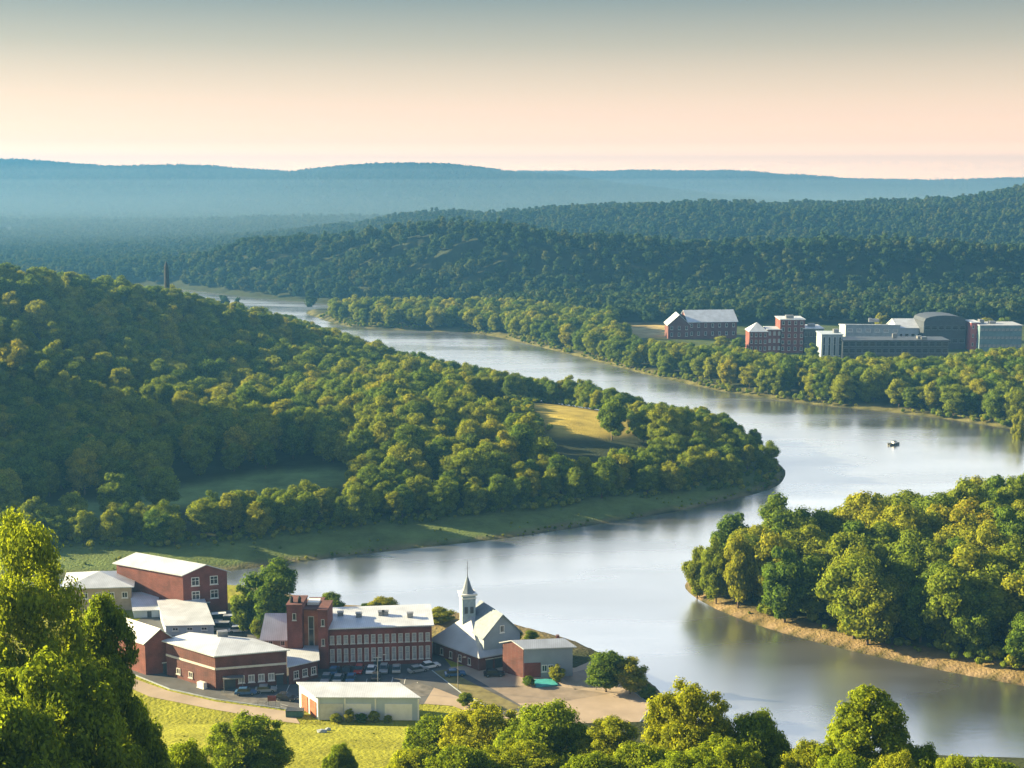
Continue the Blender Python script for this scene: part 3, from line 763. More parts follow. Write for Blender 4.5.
far_region(-2300, 1500, 3900, 5200, 16.0, 0.8, 1.15, 34, 15.0)
far_region(-3000, 3000, 5250, 6150, 20.0, 0.9, 1.3, 35, 20.0)
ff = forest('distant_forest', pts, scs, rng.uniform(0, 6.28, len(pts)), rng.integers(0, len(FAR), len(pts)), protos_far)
tag(ff, 'dense hazy forest covering the far hills beyond the river', 'forest', kind='stuff')
# undergrowth: low bushes at the wood's edges and along the shores
BUSH = [make_proto('bush', 400 + i, 2.6, 1.7, 9, 0.5, 0.26, 420, 0.0, M['leaf'], 0.8, 'round', limbs=0) for i in range(3)]
bushes = bpy.data.collections.new('bush kinds')
for k, p in enumerate(BUSH): bushes.objects.link(bpy.data.objects.new('bush_%d' % k, p['crown']))
bp_, bs_ = [], []
def bush_region(x0, x1, y0, y1, s, seed, mask, smin, smax):
    x, y = scatter(x0, x1, y0, y1, s, seed); z, sdv = height(x, y); r = np.random.default_rng(seed)
    ok = mask(x, y, sdv) & (np.abs(x) / y < 0.5)
    for a, b, c in zip(x[ok], y[ok], z[ok]): bp_.append((a, b, c - 0.25)); bs_.append(r.uniform(smin, smax))
bush_region(60, 420, 240, 560, 3.0, 51, lambda x, y, d: poly_in(x, y, PEN_LAND) & (d > 1.5) & (poly_dist(x, y, PEN_SHORE[:9], False) + 3 * vnoise(x, y, 9, 61) > 5.0) & (poly_dist(x, y, PEN_SHORE, False) < 26), 0.6, 1.7)
bush_region(60, 420, 240, 560, 4.5, 52, lambda x, y, d: poly_in(x, y, PEN_LAND) & (d > 0.8) & (vnoise(x, y, 7, 62) > 0.35), 0.25, 0.55)
bush_region(-330, 180, 380, 640, 3.2, 53, lambda x, y, d: poly_in(x, y, LEFT_LAND) & (d > 1) & (np.abs(poly_dist(x, y, LEFT_NEAR, False) + 3 * vnoise(x, y, 14, 63) - np.interp(project(x, y, 3)[0], [0, 550, 700, 760], [25, 22, 12, 7])) < 5), 0.5, 1.4)
bush_region(-330, 180, 380, 640, 3.6, 54, lambda x, y, d: poly_in(x, y, LEFT_LAND) & (d > 0.8) & (d < 22) & (vnoise(x, y, 11, 64) + 0.5 * vnoise(x, y, 4, 65) > 0.42), 0.2, 0.5)
bush_region(-330, 180, 380, 700, 2.4, 55, lambda x, y, d: poly_in(x, y, LEFT_LAND) & (d > 0.4) & (d < 2.6) & (vnoise(x, y, 8, 66) > -0.3), 0.2, 0.55)
bush_region(-200, 720, 500, 1100, 3.6, 56, lambda x, y, d: poly_in(x, y, FAR_LAND) & (d > 0.6) & (d < 9) & (vnoise(x, y, 20, 67) > -0.55), 0.6, 1.6)
bush_region(-80, 140, 540, 760, 3.0, 59, lambda x, y, d: (d > 1) & ~poly_in(x, y, GOLD_FIELD) & (poly_dist(x, y, GOLD_FIELD) < 9), 0.8, 1.9)
bush_region(-110, 60, 262, 380, 2.2, 57, lambda x, y, d: poly_in(x, y, CAMPUS_LAND) & (d > 0.4) & (d < 3.2) & (vnoise(x, y, 6, 68) > -0.1), 0.2, 0.6)
bush_region(-90, 30, 215, 285, 2.6, 58, lambda x, y, d: (d > 2) & (vnoise(x, y, 9, 69) + vnoise(x, y, 3, 70) > 0.75) & (y < 262), 0.10, 0.26)
uo = forest('undergrowth', bp_, bs_, rng.uniform(0, 6.28, len(bp_)), rng.integers(0, 3, len(bp_)), bushes)
tag(uo, 'low bushes and rough growth along the shores and wood edges', 'undergrowth', kind='stuff')
print('TREES', len(C), 'solo', len(solo), 'far', len(pts), {k: int((REG[solo] == k).sum()) for k in REGION})

# ------------------------------------------------------------------ campus: paved ground
gp = lambda px, py, z=4.0: P(px, py, z)
def sheet(name, pix, z, mat, kind='structure'):
    g = G(); g.poly([(*gp(a, b)[:2], z) for a, b in pix]); o = g.build(name, mat)
    n = o.data.polygons[0].normal
    if n.z < 0: o.data.flip_normals()
    o['kind'] = kind
    return o
sheet('car_park', [(110, 640), (128, 672), (170, 689), (216, 699), (292, 710), (430, 704), (452, 668), (430, 640), (240, 610), (150, 612)], 4.03, M['asphalt'])
sheet('footpath', [(126, 676), (168, 691), (216, 702), (292, 712), (300, 724), (284, 722), (210, 709), (150, 697), (120, 684)], 4.07, M['gravel'])
sheet('plaza', [(424, 704), (446, 668), (480, 664), (530, 668), (575, 668), (594, 660), (622, 684), (652, 706), (644, 722), (560, 724), (480, 716), (452, 706)], 4.06, M['gravel'])
sheet('road', [(372, 668), (436, 663), (470, 676), (528, 710), (505, 716), (440, 690), (398, 676)], 4.09, M['asphalt'])
sheet('verge', [(432, 672), (446, 670), (486, 690), (522, 708), (500, 713), (462, 694)], 4.13, simple('dry verge grass', (0.16, 0.14, 0.05), 0.95, 0.35, 0.5))
M['worn'] = simple('worn patched asphalt', (0.12, 0.115, 0.11), 0.95, 0.4, 0.6)
for pts_ in ([(300, 676), (330, 672), (345, 690), (312, 694)], [(395, 688), (425, 680), (440, 694), (408, 698)], [(220, 694), (262, 692), (280, 702), (240, 704)]): sheet('car_park_patch', pts_, 4.034, M['worn'])
M['damp'] = simple('damp dark gravel', (0.23, 0.185, 0.145), 0.95, 0.25, 0.3)
for pts_ in ([(470, 690), (540, 684), (610, 694), (560, 702), (500, 704)], [(560, 676), (592, 668), (606, 684), (575, 690)]): sheet('worn_track', pts_, 4.066, M['damp'])
# painted bay lines of the car park
g = G()
for k in range(13):
    a = gp(262 + 13 * k, 690 - 0.9 * k); g.box((a[0], a[1], 4.036), (0.12, 4.6, 0.004))
tag(g.build('bay_markings', M['paint_line']), kind='structure')

def kerb(pix):
    g = G()
    for a, b in zip(pix[:-1], pix[1:]):
        a, b = gp(*a), gp(*b); m = (a + b) / 2; L = math.hypot(*(b - a)[:2])
        g.box((m[0], m[1], 4.06), (L, 0.22, 0.26), math.atan2((b - a)[1], (b - a)[0]))
    tag(g.build('kerb', M['concrete']), kind='structure')
kerb([(128, 672.5), (170, 689.5), (216, 699.6), (292, 710.4)]); kerb([(640, 722), (652, 706), (622, 684)]); kerb([(432, 671), (462, 694), (500, 713.6)])
# ------------------------------------------------------------------ buildings
def ccw(b):
    a = sum(b[i][0] * b[(i + 1) % len(b)][1] - b[(i + 1) % len(b)][0] * b[i][1] for i in range(len(b)))
    return b if a > 0 else b[::-1]
_win = {}
def window_meshes(w, h, mull, frame, pane):
    key = (round(w, 2), round(h, 2), mull, frame, pane)
    if key not in _win:
        g = G(); t = min(0.14, w * 0.12)
        g.box((-(w - t) / 2, -0.04, 0), (t, 0.16, h)); g.box(((w - t) / 2, -0.04, 0), (t, 0.16, h))
        g.box((0, -0.041, (h - t) / 2), (w - 2 * t, 0.16, t)); g.box((0, -0.041, -(h - t) / 2), (w - 2 * t, 0.16, t))
        g.box((0, -0.10, -h / 2 - 0.09), (w + 0.24, 0.30, 0.14))
        for k in range(mull): g.box((-w / 2 + w * (k + 1) / (mull + 1), -0.035, 0), (t * 0.6, 0.1, h - 2 * t))
        if h > 1.6: g.box((0, -0.032, 0.1 * h), (w - 2 * t, 0.09, t * 0.6))
        p = G(); p.box((0, -0.012, 0), (w - 1.5 * t, 0.02, h - 1.5 * t))
        _win[key] = (g.mesh('window', [M[frame]]), p.mesh('pane', [M[pane]]))
    return _win[key]
def windows(parent, org, a, b, us, z, w, h, frame='trim', pane='glass', mull=1, name='window'):
    """windows in the wall that runs from a to b (outside on the right hand)"""
    fm, pm = window_meshes(w, h, mull, frame, pane)
    rz = math.atan2(b[1] - a[1], b[0] - a[0])
    for u in us:
        o = bpy.data.objects.new(name, fm); col.objects.link(o); o.parent = parent
        o.location = (a[0] + (b[0] - a[0]) * u - org[0], a[1] + (b[1] - a[1]) * u - org[1], z - org[2]); o.rotation_euler = (0, 0, rz)
        q = bpy.data.objects.new('pane', pm); col.objects.link(q); q.parent = o
def door(parent, org, a, b, u, w, h, mat='dark_panel', z0=4.05):
    rz = math.atan2(b[1] - a[1], b[0] - a[0])
    c = (a[0] + (b[0] - a[0]) * u, a[1] + (b[1] - a[1]) * u)
    n = (math.sin(rz), -math.cos(rz))
    g = G(); g.box((c[0] + n[0] * 0.03, c[1] + n[1] * 0.03, z0 + h / 2), (w, 0.14, h), rz)
    d = g.build('door', M[mat], parent, org)
    g = G(); g.box((c[0] + n[0] * 0.05, c[1] + n[1] * 0.05, z0 + h + 0.1), (w + 0.4, 0.24, 0.2), rz)
    g.build('lintel', M['trim'], parent, org)
    return d
def roof_gable(A, B, C, D, ze, zr, over=0.5, th=0.22, g=None):
    """two slabs; gable ends A-B and D-C, the ridge runs from mid(AB) to mid(DC)"""
    g = g or G()
    A, B, C, D = [np.array(p[:2], float) for p in (A, B, C, D)]
    r0, r1 = (A + B) / 2, (C + D) / 2
    ax = (r1 - r0) / np.linalg.norm(r1 - r0)
    r0, r1 = r0 - ax * over, r1 + ax * over
    for e0, e1 in ((A, D), (B, C)):
        e0, e1 = e0 - ax * over, e1 + ax * over
        out = e0 - r0; L = np.linalg.norm(out); drop = (zr - ze) / L * over
        e0o, e1o = e0 + out / L * over, e1 + out / L * over
        top = [(*r0, zr + th), (*r1, zr + th), (*e1o, ze - drop + th), (*e0o, ze - drop + th)]
        bot = [(*r0, zr + 0.02), (*r1, zr + 0.02), (*e1o, ze - drop + 0.02), (*e0o, ze - drop + 0.02)]
        n = np.cross(np.array(top[1]) - np.array(top[0]), np.array(top[2]) - np.array(top[0]))
        if n[2] < 0: top, bot = top[::-1], bot[::-1]
        g.poly(top); g.poly(bot[::-1])
        for k in range(4):
            l = (k + 1) % 4; g.poly([bot[k], bot[l], top[l], top[k]])
    return g
def walls_gable(A, B, C, D, z0, ze, zr):
    g = G(); b = ccw([tuple(p[:2]) for p in (A, B, C, D)]); g.prism(b, z0, ze)
    for p, q, in ((A, B), (C, D)):
        m = (np.array(p[:2]) + np.array(q[:2])) / 2
        ctr = (np.array(A[:2]) + np.array(B[:2]) + np.array(C[:2]) + np.array(D[:2])) / 4
        tri = [(*p[:2], ze), (*q[:2], ze), (*m, zr)]
        n = np.cross(np.array(tri[1]) - np.array(tri[0]), np.array(tri[2]) - np.array(tri[0]))
        if np.dot(n[:2], m - ctr) < 0: tri = [tri[1], tri[0], tri[2]]
        g.poly(tri)
    return g
def slab(base, z, th, over):
    """flat or sloping roof slab on a convex footprint; z a number or one per corner"""
    b = [np.array(p[:2], float) for p in base]; c = sum(b) / len(b)
    o = [p + (p - c) / np.linalg.norm(p - c) * over * 1.3 for p in b]
    zs = list(z) if isinstance(z, (list, tuple)) else [z] * len(b)
    if sum(o[i][0] * o[(i + 1) % len(o)][1] - o[(i + 1) % len(o)][0] * o[i][1] for i in range(len(o))) < 0: o, zs = o[::-1], zs[::-1]
    g = G(); g.prism(o, [q + 0.02 for q in zs], [q + th for q in zs]); return g
def fan(base, ze, zc, over, th=0.25, apex=None):
    """hipped roof rising to one point"""
    b = [np.array(p[:2], float) for p in base]; c = np.array(apex[:2]) if apex is not None else sum(b) / len(b)
    o = [p + (p - sum(b) / len(b)) / np.linalg.norm(p - sum(b) / len(b)) * over * 1.3 for p in b]
    o = ccw([tuple(p) for p in o]); g = G(); n = len(o)
    g.poly([(*p, ze + 0.02) for p in o][::-1])
    for k in range(n):
        l = (k + 1) % n
        g.poly([(*o[k], ze + 0.02), (*o[l], ze + 0.02), (*o[l], ze + th), (*o[k], ze + th)])
        g.poly([(*o[k], ze + th), (*o[l], ze + th), (*c, zc + th)])
    return g
Z0 = 3.7
v2 = lambda *a: np.array(a, float)

# brick hall with four windows in its gable
A, Bp, Dp = gp(184, 614), gp(228, 610), gp(118, 601)
Cp = Bp + (Dp - A); ze, zr = topz(A, 575), topz((A + Bp) / 2, 565)
t = root('brick_hall', (*A[:2], 4), 'tall red brick hall with white gabled roof and four white windows in its gable', 'building')
walls_gable(A, Bp, Cp, Dp, Z0, ze, zr).build('wall', M['brick'], t, t.location)
roof_gable(A, Bp, Cp, Dp, ze, zr, 0.6).build('roof', M['white_roof'], t, t.location)
for zz in (ze - 1.9, ze - 5.4): windows(t, t.location, A, Bp, (0.28, 0.70), zz, 1.9, 2.1, 'white_paint', 'glass', 1)
door(t, t.location, A, Bp, 0.5, 1.8, 2.3)
g = G(); g.box(((A + Dp) / 2 + v2(0, 0, 0)).tolist()[:2] + [4.5], (0.2, 0.2, 0.2)); 

# small white-roofed pavilion behind the big tree
A, Bp = gp(66, 612), gp(132, 610); dv = v2(-3, 13, 0)
t = root('white_roofed_pavilion', (*A[:2], 4), 'low tan building with a broad white hipped roof beside the tall brick hall', 'building')
q = [A, Bp, Bp + dv, A + dv]
ze = topz(A, 589)
g = G(); g.prism(ccw([tuple(p[:2]) for p in q]), Z0, ze); g.build('wall', M['tan_wall'], t, t.location)
fan(q, ze, ze + 2.2, 0.8).build('roof', M['white_roof'], t, t.location)
windows(t, t.location, A, Bp, (0.3, 0.5, 0.7, 0.9), ze - 1.9, 1.4, 1.5, 'white_paint')

# low sheds between
def shed(lab, px0, px1, py, pyt, dv, wall, roofm, name='low_shed', rise=0.6):
    A, Bp = gp(px0, py), gp(px1, py - 1); dv = v2(*dv, 0); q = [A, Bp, Bp + dv, A + dv]; ze = topz(A, pyt)
    t = root(name, (*A[:2], 4), lab, 'building')
    bb = [tuple(p[:2]) for p in q]; g = G(); g.prism(bb, Z0, [ze, ze, ze + rise, ze + rise]); g.build('wall', M[wall], t, t.location)
    slab(q, [ze, ze, ze + rise, ze + rise], 0.2, 0.4).build('roof', M[roofm], t, t.location)
    return t, A, Bp, ze
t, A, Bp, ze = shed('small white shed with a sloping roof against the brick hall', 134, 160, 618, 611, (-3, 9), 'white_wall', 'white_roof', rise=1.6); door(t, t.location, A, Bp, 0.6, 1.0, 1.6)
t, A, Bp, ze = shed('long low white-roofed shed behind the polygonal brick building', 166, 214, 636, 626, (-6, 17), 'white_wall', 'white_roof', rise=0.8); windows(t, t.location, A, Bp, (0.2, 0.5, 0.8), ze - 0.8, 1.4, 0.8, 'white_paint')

# brick building with its gable to the right, next to the big tree
A, Bp = gp(146, 675), gp(175, 672); dv = v2(-15, 12, 0)
ze, zr = topz(A, 642), topz((A + Bp) / 2, 629)
t = root('gabled_brick_house', (*A[:2], 4), 'red brick building with white gabled roof half hidden by the big left tree', 'building')
walls_gable(A, Bp, Bp + dv, A + dv, Z0, ze, zr).build('wall', M['brick'], t, t.location)
roof_gable(A, Bp, Bp + dv, A + dv, ze, zr, 0.6).build('roof', M['white_roof'], t, t.location)
door(t, t.location, A, Bp, 0.7, 1.3, 2.2)

# polygonal low brick building
Lf, K, Rt = gp(167, 675), gp(216, 690), gp(287, 684)
ze = topz(K, 656)
q = [Lf, K, Rt, gp(250, 640, ze), gp(192, 634, ze)]
t = root('polygonal_brick_building', (*K[:2], 4), 'wide low five-sided red brick building with pale band and broad white roof', 'building')
g = G(); g.prism(ccw([tuple(p[:2]) for p in q]), Z0, ze); g.build('wall', M['brick_dark'], t, t.location)
fan(q, ze, ze + 1.3, 0.7).build('roof', M['white_roof'], t, t.location)
zb = topz(K, 669)
for p0, p1, nm in ((Lf, K, 'band'), (K, Rt, 'band')):
    rz = math.atan2(p1[1] - p0[1], p1[0] - p0[0]); L = math.hypot(*(p1 - p0)[:2]); m = (p0 + p1) / 2
    g = G(); g.box((m[0] + math.sin(rz) * .06, m[1] - math.cos(rz) * .06, zb), (L - 0.05, 0.2, 0.45), rz); g.build(nm, M['trim'], t, t.location)
windows(t, t.location, K, Rt, (0.36, 0.5, 0.64, 0.78), 5.9, 1.3, 1.6, 'white_paint', 'pale_glass', 1)
door(t, t.location, K, Rt, 0.20, 2.2, 2.3); door(t, t.location, K, Rt, 0.90, 1.4, 2.2)
windows(t, t.location, Lf, K, (0.25, 0.5), 5.7, 1.2, 1.3, 'trim', 'glass', 1)
rz = math.atan2((Rt - K)[1], (Rt - K)[0]); c = K + (Rt - K) * 0.24
g = G(); g.box((c[0] + math.sin(rz) * 0.9, c[1] - math.cos(rz) * 0.9, 6.75), (4.2, 1.8, 0.18), rz)
for s_ in (-1.9, 1.9): g.tube((c[0] + math.sin(rz) * 1.7 + s_ * math.cos(rz), c[1] - math.cos(rz) * 1.7 + s_ * math.sin(rz), 4.0), (c[0] + math.sin(rz) * 1.7 + s_ * math.cos(rz), c[1] - math.cos(rz) * 1.7 + s_ * math.sin(rz), 6.7), 0.07, 0.07)
g.build('canopy', M['steel'], t, t.location)
c = q[3] * 0.45 + q[4] * 0.35 + K * 0.2
g = G(); g.box((*c[:2], ze + 1.5), (2.2, 1.6, 1.5), 0.3); g.build('rooftop_unit', M['steel'], t, t.location)
c = K + (Lf - K) * 0.22; rz2 = math.atan2((K - Lf)[1], (K - Lf)[0])
g = G(); g.box((c[0] + math.sin(rz2) * 0.8, c[1] - math.cos(rz2) * 0.8, 4.65), (2.0, 1.0, 1.2), rz2)
g.box((c[0] + math.sin(rz2) * 0.8, c[1] - math.cos(rz2) * 0.8, 5.28), (1.6, 0.8, 0.06), rz2)
g.box((c[0] + math.sin(rz2) * 0.8, c[1] - math.cos(rz2) * 0.8, 4.04), (2.2, 1.2, 0.1), rz2)
tag(g.build('generator_box', M['white_paint'], None, (c[0], c[1], 4)), 'pale equipment cabinet standing against the polygonal brick building', 'cabinet')

# low link with a sloping white roof
A, Bp = gp(289, 685), gp(318, 678); dv = v2(-1.5, 10, 0); zf, zb_ = topz(A, 667), topz(A + dv, 650)
q = [A, Bp, Bp + dv, A + dv]
t = root('link_building', (*A[:2], 4), 'low link with sloping pale roof between the polygonal building and brick tower', 'building')
g = G(); g.prism([tuple(p[:2]) for p in q], Z0, [zf, zf, zb_, zb_]); g.build('wall', M['brick_dark'], t, t.location)
slab(q, [zf, zf, zb_, zb_], 0.22, 0.5).build('roof', M['white_roof'], t, t.location)
windows(t, t.location, A, Bp, (0.25, 0.55, 0.85), 5.9, 1.2, 1.7, 'trim', 'glass')

# white pitched roof behind the tower
A, Bp = gp(262, 650), gp(292, 650); dv = v2(1.0, 9, 0)
zf, zr = topz(A, 639), topz(A + dv * 0.5, 614)
t = root('steep_white_roofed_house', (*A[:2], 4), 'small building with a steep pale roof directly behind the brick towers', 'building')
walls_gable(Bp, Bp + dv, A + dv, A, Z0, zf, zr).build('wall', M['tan_wall'], t, t.location)
roof_gable(Bp, Bp + dv, A + dv, A, zf, zr, 0.4).build('roof', M['white_roof'], t, t.location)
windows(t, t.location, A, Bp, (0.3, 0.7), 5.6, 1.0, 1.2, 'white_paint')

# twin brick towers
pts = [gp(288, 668), gp(303, 668), gp(304, 666), gp(319, 666), gp(319, 669), gp(328.5, 669)]
t = root('twin_tower_block', (*pts[0][:2], 4), 'square red brick twin towers with a tall recessed bay between them', 'building')
def tower(p, q, dep, pyt, part, mat):
    z = topz(p, pyt); dvv = v2(0.3, dep, 0); b = [p, q, q + dvv, p + dvv]
    g = G(); g.prism([tuple(k[:2]) for k in b], Z0, z); w = g.build(part, M[mat], t, t.location)
    g2 = slab(b, z, 0.35, 0.22); g2.build('parapet', M['brick_dark'], w, (0, 0, 0)).location = (-t.location.x, -t.location.y, -t.location.z)
    return b, z
b1, z1 = tower(pts[0], pts[1], 6.5, 606, 'tower', 'brick'); b2, z2 = tower(pts[2] + v2(0, .9, 0), pts[3] + v2(0, .9, 0), 8.0, 610, 'recessed_bay', 'brick_sunlit'); b3, z3 = tower(pts[4], pts[5], 6.5, 611, 'tower', 'brick')
windows(t, t.location, b2[0], b2[1], (0.5,), (z2 + 4) / 2 + 1.2, 1.3, (z2 - 4) * 0.58, 'trim', 'glass', 0)
windows(t, t.location, b1[0], b1[1], (0.5,), z1 - 2.4, 0.8, 1.5, 'trim', 'glass', 0)
windows(t, t.location, b3[0], b3[1], (0.5,), z3 - 2.6, 0.7, 1.5, 'trim', 'glass', 0)
windows(t, t.location, b3[0], b3[1], (0.5,), z3 - 7, 0.7, 1.5, 'trim', 'glass', 0)
for px_, pt in ((292, b1), (300, b1)):
    c = gp(px_, 668); g = G(); g.tube((c[0], c[1] + 1.5, z1 + 0.3), (c[0], c[1] + 1.5, z1 + 1.3), 0.38, 0.34, 8); g.tube((c[0], c[1] + 1.5, z1 + 1.3), (c[0], c[1] + 1.5, z1 + 1.8), 0.45, 0.1, 8); g.build('finial', M['stone_dark'], t, t.location)
c = b2[0] * 0.5 + b2[2] * 0.5; g = G(); g.box((c[0], c[1], z2 + 0.6), (2.6, 3.0, 0.7)); g.build('rooftop_unit', M['white_paint'], t, t.location)

# long mill with two rows of windows
A, Bp = gp(328.5, 667), gp(432, 663); rzm = math.atan2((Bp - A)[1], (Bp - A)[0]); dv = v2(-math.sin(rzm) * 12.5, math.cos(rzm) * 12.5, 0)
ze = topz(A, 629.5); q = [A, Bp, Bp + dv, A + dv]
t = root('brick_mill', (*A[:2], 4), 'long red brick mill with two rows of tall pale windows and flat white roof', 'building')
g = G(); g.prism([tuple(p[:2]) for p in q], Z0, [ze, ze, ze + 0.7, ze + 0.7]); g.build('wall', M['brick'], t, t.location)
slab(q, [ze, ze, ze + 0.7, ze + 0.7], 0.28, 0.45).build('roof', M['white_roof'], t, t.location)
g = G(); L = math.hypot(*(Bp - A)[:2]); m = (A + Bp) / 2; n_ = v2(math.sin(rzm), -math.cos(rzm), 0)
g.box((m[0] + n_[0] * .09, m[1] + n_[1] * .09, ze - 0.35), (L, 0.3, 0.35), rzm); g.build('cornice', M['brick_dark'], t, t.location)
us = [(k + 0.6) / 15.2 for k in range(15)]
windows(t, t.location, A, Bp, us, ze - 2.4, 0.95, 1.9, 'trim', 'pale_glass', 0); windows(t, t.location, A, Bp, us, ze - 5.9, 0.95, 2.9, 'trim', 'pale_glass', 0)
door(t, t.location, A, Bp, 0.47, 1.6, 1.6); 
for k, (u, w_) in enumerate(((0.3, 0.5), (0.52, 0.55), (0.56, 0.55), (0.8, 0.4), (0.12, 0.6))):
    c = A + (Bp - A) * u + dv * w_; g = G(); g.box((c[0], c[1], ze + 1.05), (1.3, 1.1, 0.9), rzm); g.box((c[0], c[1], ze + 1.55), (1.5, 1.3, 0.1), rzm); g.build('roof_vent', M['steel'], t, t.location)

# church with steeple
Wc, Sc, Ec = gp(433, 654), gp(479, 671), gp(520, 664)
Nc = Wc + (Ec - Sc)
ze = topz(Sc, 657.5)
apx = gp(470, 656); zap = topz(apx, 613)
t = root('grey_roofed_church', (*Sc[:2], 4), 'church with huge grey hipped roof, red brick base, cross gable and slender steeple', 'church')
q = [Wc, Sc, Ec, Nc]
g = G(); g.prism(ccw([tuple(p[:2]) for p in q]), Z0, ze); g.build('wall', M['brick_dark'], t, t.location)
fan(q, ze, zap - 0.3, 0.7, 0.25, apx).build('roof', M['gray_roof'], t, t.location)
# cross gable looking to the front right
Ga, Gb = Sc + (Ec - Sc) * 0.10 + v2(0.15, 0.7, 0), Sc + (Ec - Sc) * 0.98 + v2(0.15, 0.7, 0)
perp = v2(-(Gb - Ga)[1], (Gb - Ga)[0], 0); perp /= np.linalg.norm(perp)
Gd, Gc = Ga + perp * 10.5, Gb + perp * 10.5
zg, zgr = topz(Ga, 637), topz((Ga + Gb) / 2, 614.5)
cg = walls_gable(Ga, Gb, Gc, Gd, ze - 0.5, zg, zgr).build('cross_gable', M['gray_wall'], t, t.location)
o = roof_gable(Ga, Gb, Gc, Gd, zg, zgr, 0.55).build('roof', M['slate'], cg, (0, 0, 0)); o.location = (-t.location[0], -t.location[1], -t.location[2])
for u, w_ in ((0.25, 1.6), (0.5, 2.2), (0.75, 1.6)): door(t, t.location, Sc, Ec, u, w_, 2.2, 'dark_panel')
windows(t, t.location, Wc, Sc, (0.2, 0.4, 0.6, 0.8), 5.4, 0.9, 1.5, 'trim', 'glass', 0)
windows(cg, t.location, Ga, Gb, (0.5,), zg + 1.2, 1.0, 1.6, 'white_paint', 'glass', 1)
# steeple
c = gp(467.8, 655); zt = topz(c, 594); w_ = 3.0
g = G(); g.box((c[0], c[1], (zap - 3 + zt) / 2), (w_, w_, zt - zap + 3), 0.25)
st = g.build('steeple', M['steeple'], t, t.location)
def sub(gg, nm, mat): 
    o = gg.build(nm, M[mat], st, (0, 0, 0)); o.location = tuple(-v for v in t.location); return o
g = G(); g.box((c[0], c[1], zt + 0.2), (w_ + 0.7, w_ + 0.7, 0.4), 0.25); g.box((c[0], c[1], zt - 0.6), (w_ + 0.3, w_ + 0.3, 0.25), 0.25); sub(g, 'cornice', 'white_paint')
zs = topz(c, 576); g = G(); g.tube((c[0], c[1], zt + 0.4), (c[0], c[1], zt + 1.3), w_ * 0.56, w_ * 0.34, 8); g.tube((c[0], c[1], zt + 1.3), (c[0], c[1], zs), w_ * 0.34, 0.10, 8); sub(g, 'spire', 'slate')
g = G(); g.tube((c[0], c[1], zs - 0.2), (c[0], c[1], topz(c, 561)), 0.09, 0.05, 6); g.box((c[0], c[1], topz(c, 568)), (1.0, 0.1, 0.1), 0.2); sub(g, 'cross', 'steel')
for dx in (-0.65, 0.65):
    ca, sa = math.cos(.25), math.sin(.25)
    g = G(); g.box((c[0] + dx * ca + 1.5 * sa, c[1] + dx * sa - 1.5 * ca, zap + 0.9), (0.75, 0.12, 1.5), 0.25); sub(g, 'louvre', 'dark_panel')

# grey annex with a brick gable
A, Bp, Cp = gp(503, 672), gp(524, 678), gp(572.5, 676); Dp = Cp + (A - Bp)
ze, zr = topz(Bp, 648.5), topz((A + Bp) / 2, 641)
t = root('grey_annex', (*Bp[:2], 4), 'grey sided building with white roof and a brick gable beside the church', 'building')
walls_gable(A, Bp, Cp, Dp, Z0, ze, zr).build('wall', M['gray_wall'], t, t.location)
roof_gable(A, Bp, Cp, Dp, ze, zr, 0.5).build('roof', M['white_roof'], t, t.location)
ctr = (A + Bp + Cp + Dp) / 4; m = (A + Bp) / 2; on = m - ctr; on /= np.linalg.norm(on); on = v2(on[0], on[1], 0) * 0.06
g = walls_gable(A + on * 2 + (Bp - A) * .01, Bp + on * 2 - (Bp - A) * .01, Bp + on - (Bp - A) * .01, A + on + (Bp - A) * .01, Z0 + 0.1, ze - 0.15, zr - 0.1); g.build('brick_gable', M['brick_dark'], t, t.location)
rz = math.atan2((Cp - Bp)[1], (Cp - Bp)[0]); c = Bp + (Cp - Bp) * 0.17
g = G(); g.box((c[0] + math.sin(rz) * .05, c[1] - math.cos(rz) * .05, 5.6), (3.6, 0.16, 3.4), rz); g.build('brick_bay', M['brick'], t, t.location)
windows(t, t.location, Bp, Cp, (0.42, 0.55), 6.0, 1.2, 1.5, 'white_paint', 'glass'); door(t, t.location, Bp, Cp, 0.68, 1.2, 2.2)
c = Dp * 0.7 + Cp * 0.3; g = G(); g.box((c[0], c[1], zr - 0.2), (0.7, 0.7, 1.8), rz); g.build('chimney', M['brick_dark'], t, t.location)

# white garage
A, Bp, Dp = gp(319, 720), gp(418.5, 720.5), gp(298, 711); Cp = Bp + (Dp - A)
Dp = Dp + v2(0, 2.0, 0); Cp = Cp + v2(0, 2.0, 0)
ze = topz(A, 698); q = [A, Bp, Cp, Dp]
t = root('white_garage', (*A[:2], 4), 'low flat white-roofed garage with pale panel front at the edge of the meadow', 'garage')
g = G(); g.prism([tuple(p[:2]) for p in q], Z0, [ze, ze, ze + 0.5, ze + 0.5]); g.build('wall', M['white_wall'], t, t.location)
slab(q, [ze, ze, ze + 0.5, ze + 0.5], 0.25, 0.45).build('roof', M['white_roof'], t, t.location)
rz = math.atan2((Bp - A)[1], (Bp - A)[0])
for u, w_ in ((0.13, 4.6), (0.40, 5.0), (0.80, 5.4)):
    c = A + (Bp - A) * u; g = G(); g.box((c[0] + math.sin(rz) * .05, c[1] - math.cos(rz) * .05, 5.75), (w_, 0.14, 3.3), rz)
    d = g.build('garage_door', M['white_paint'] if u > 0.2 else M['trim'], t, t.location)
for u in (0.0, 0.265, 0.57, 1.0):
    c = A + (Bp - A) * u; g = G(); g.box((c[0] + math.sin(rz) * .08, c[1] - math.cos(rz) * .08, (ze + 3.9) / 2), (0.3, 0.22, ze - 4.0), rz); g.build('post', M['white_paint'], t, t.location)
rz2 = math.atan2((A - Dp)[1], (A - Dp)[0])
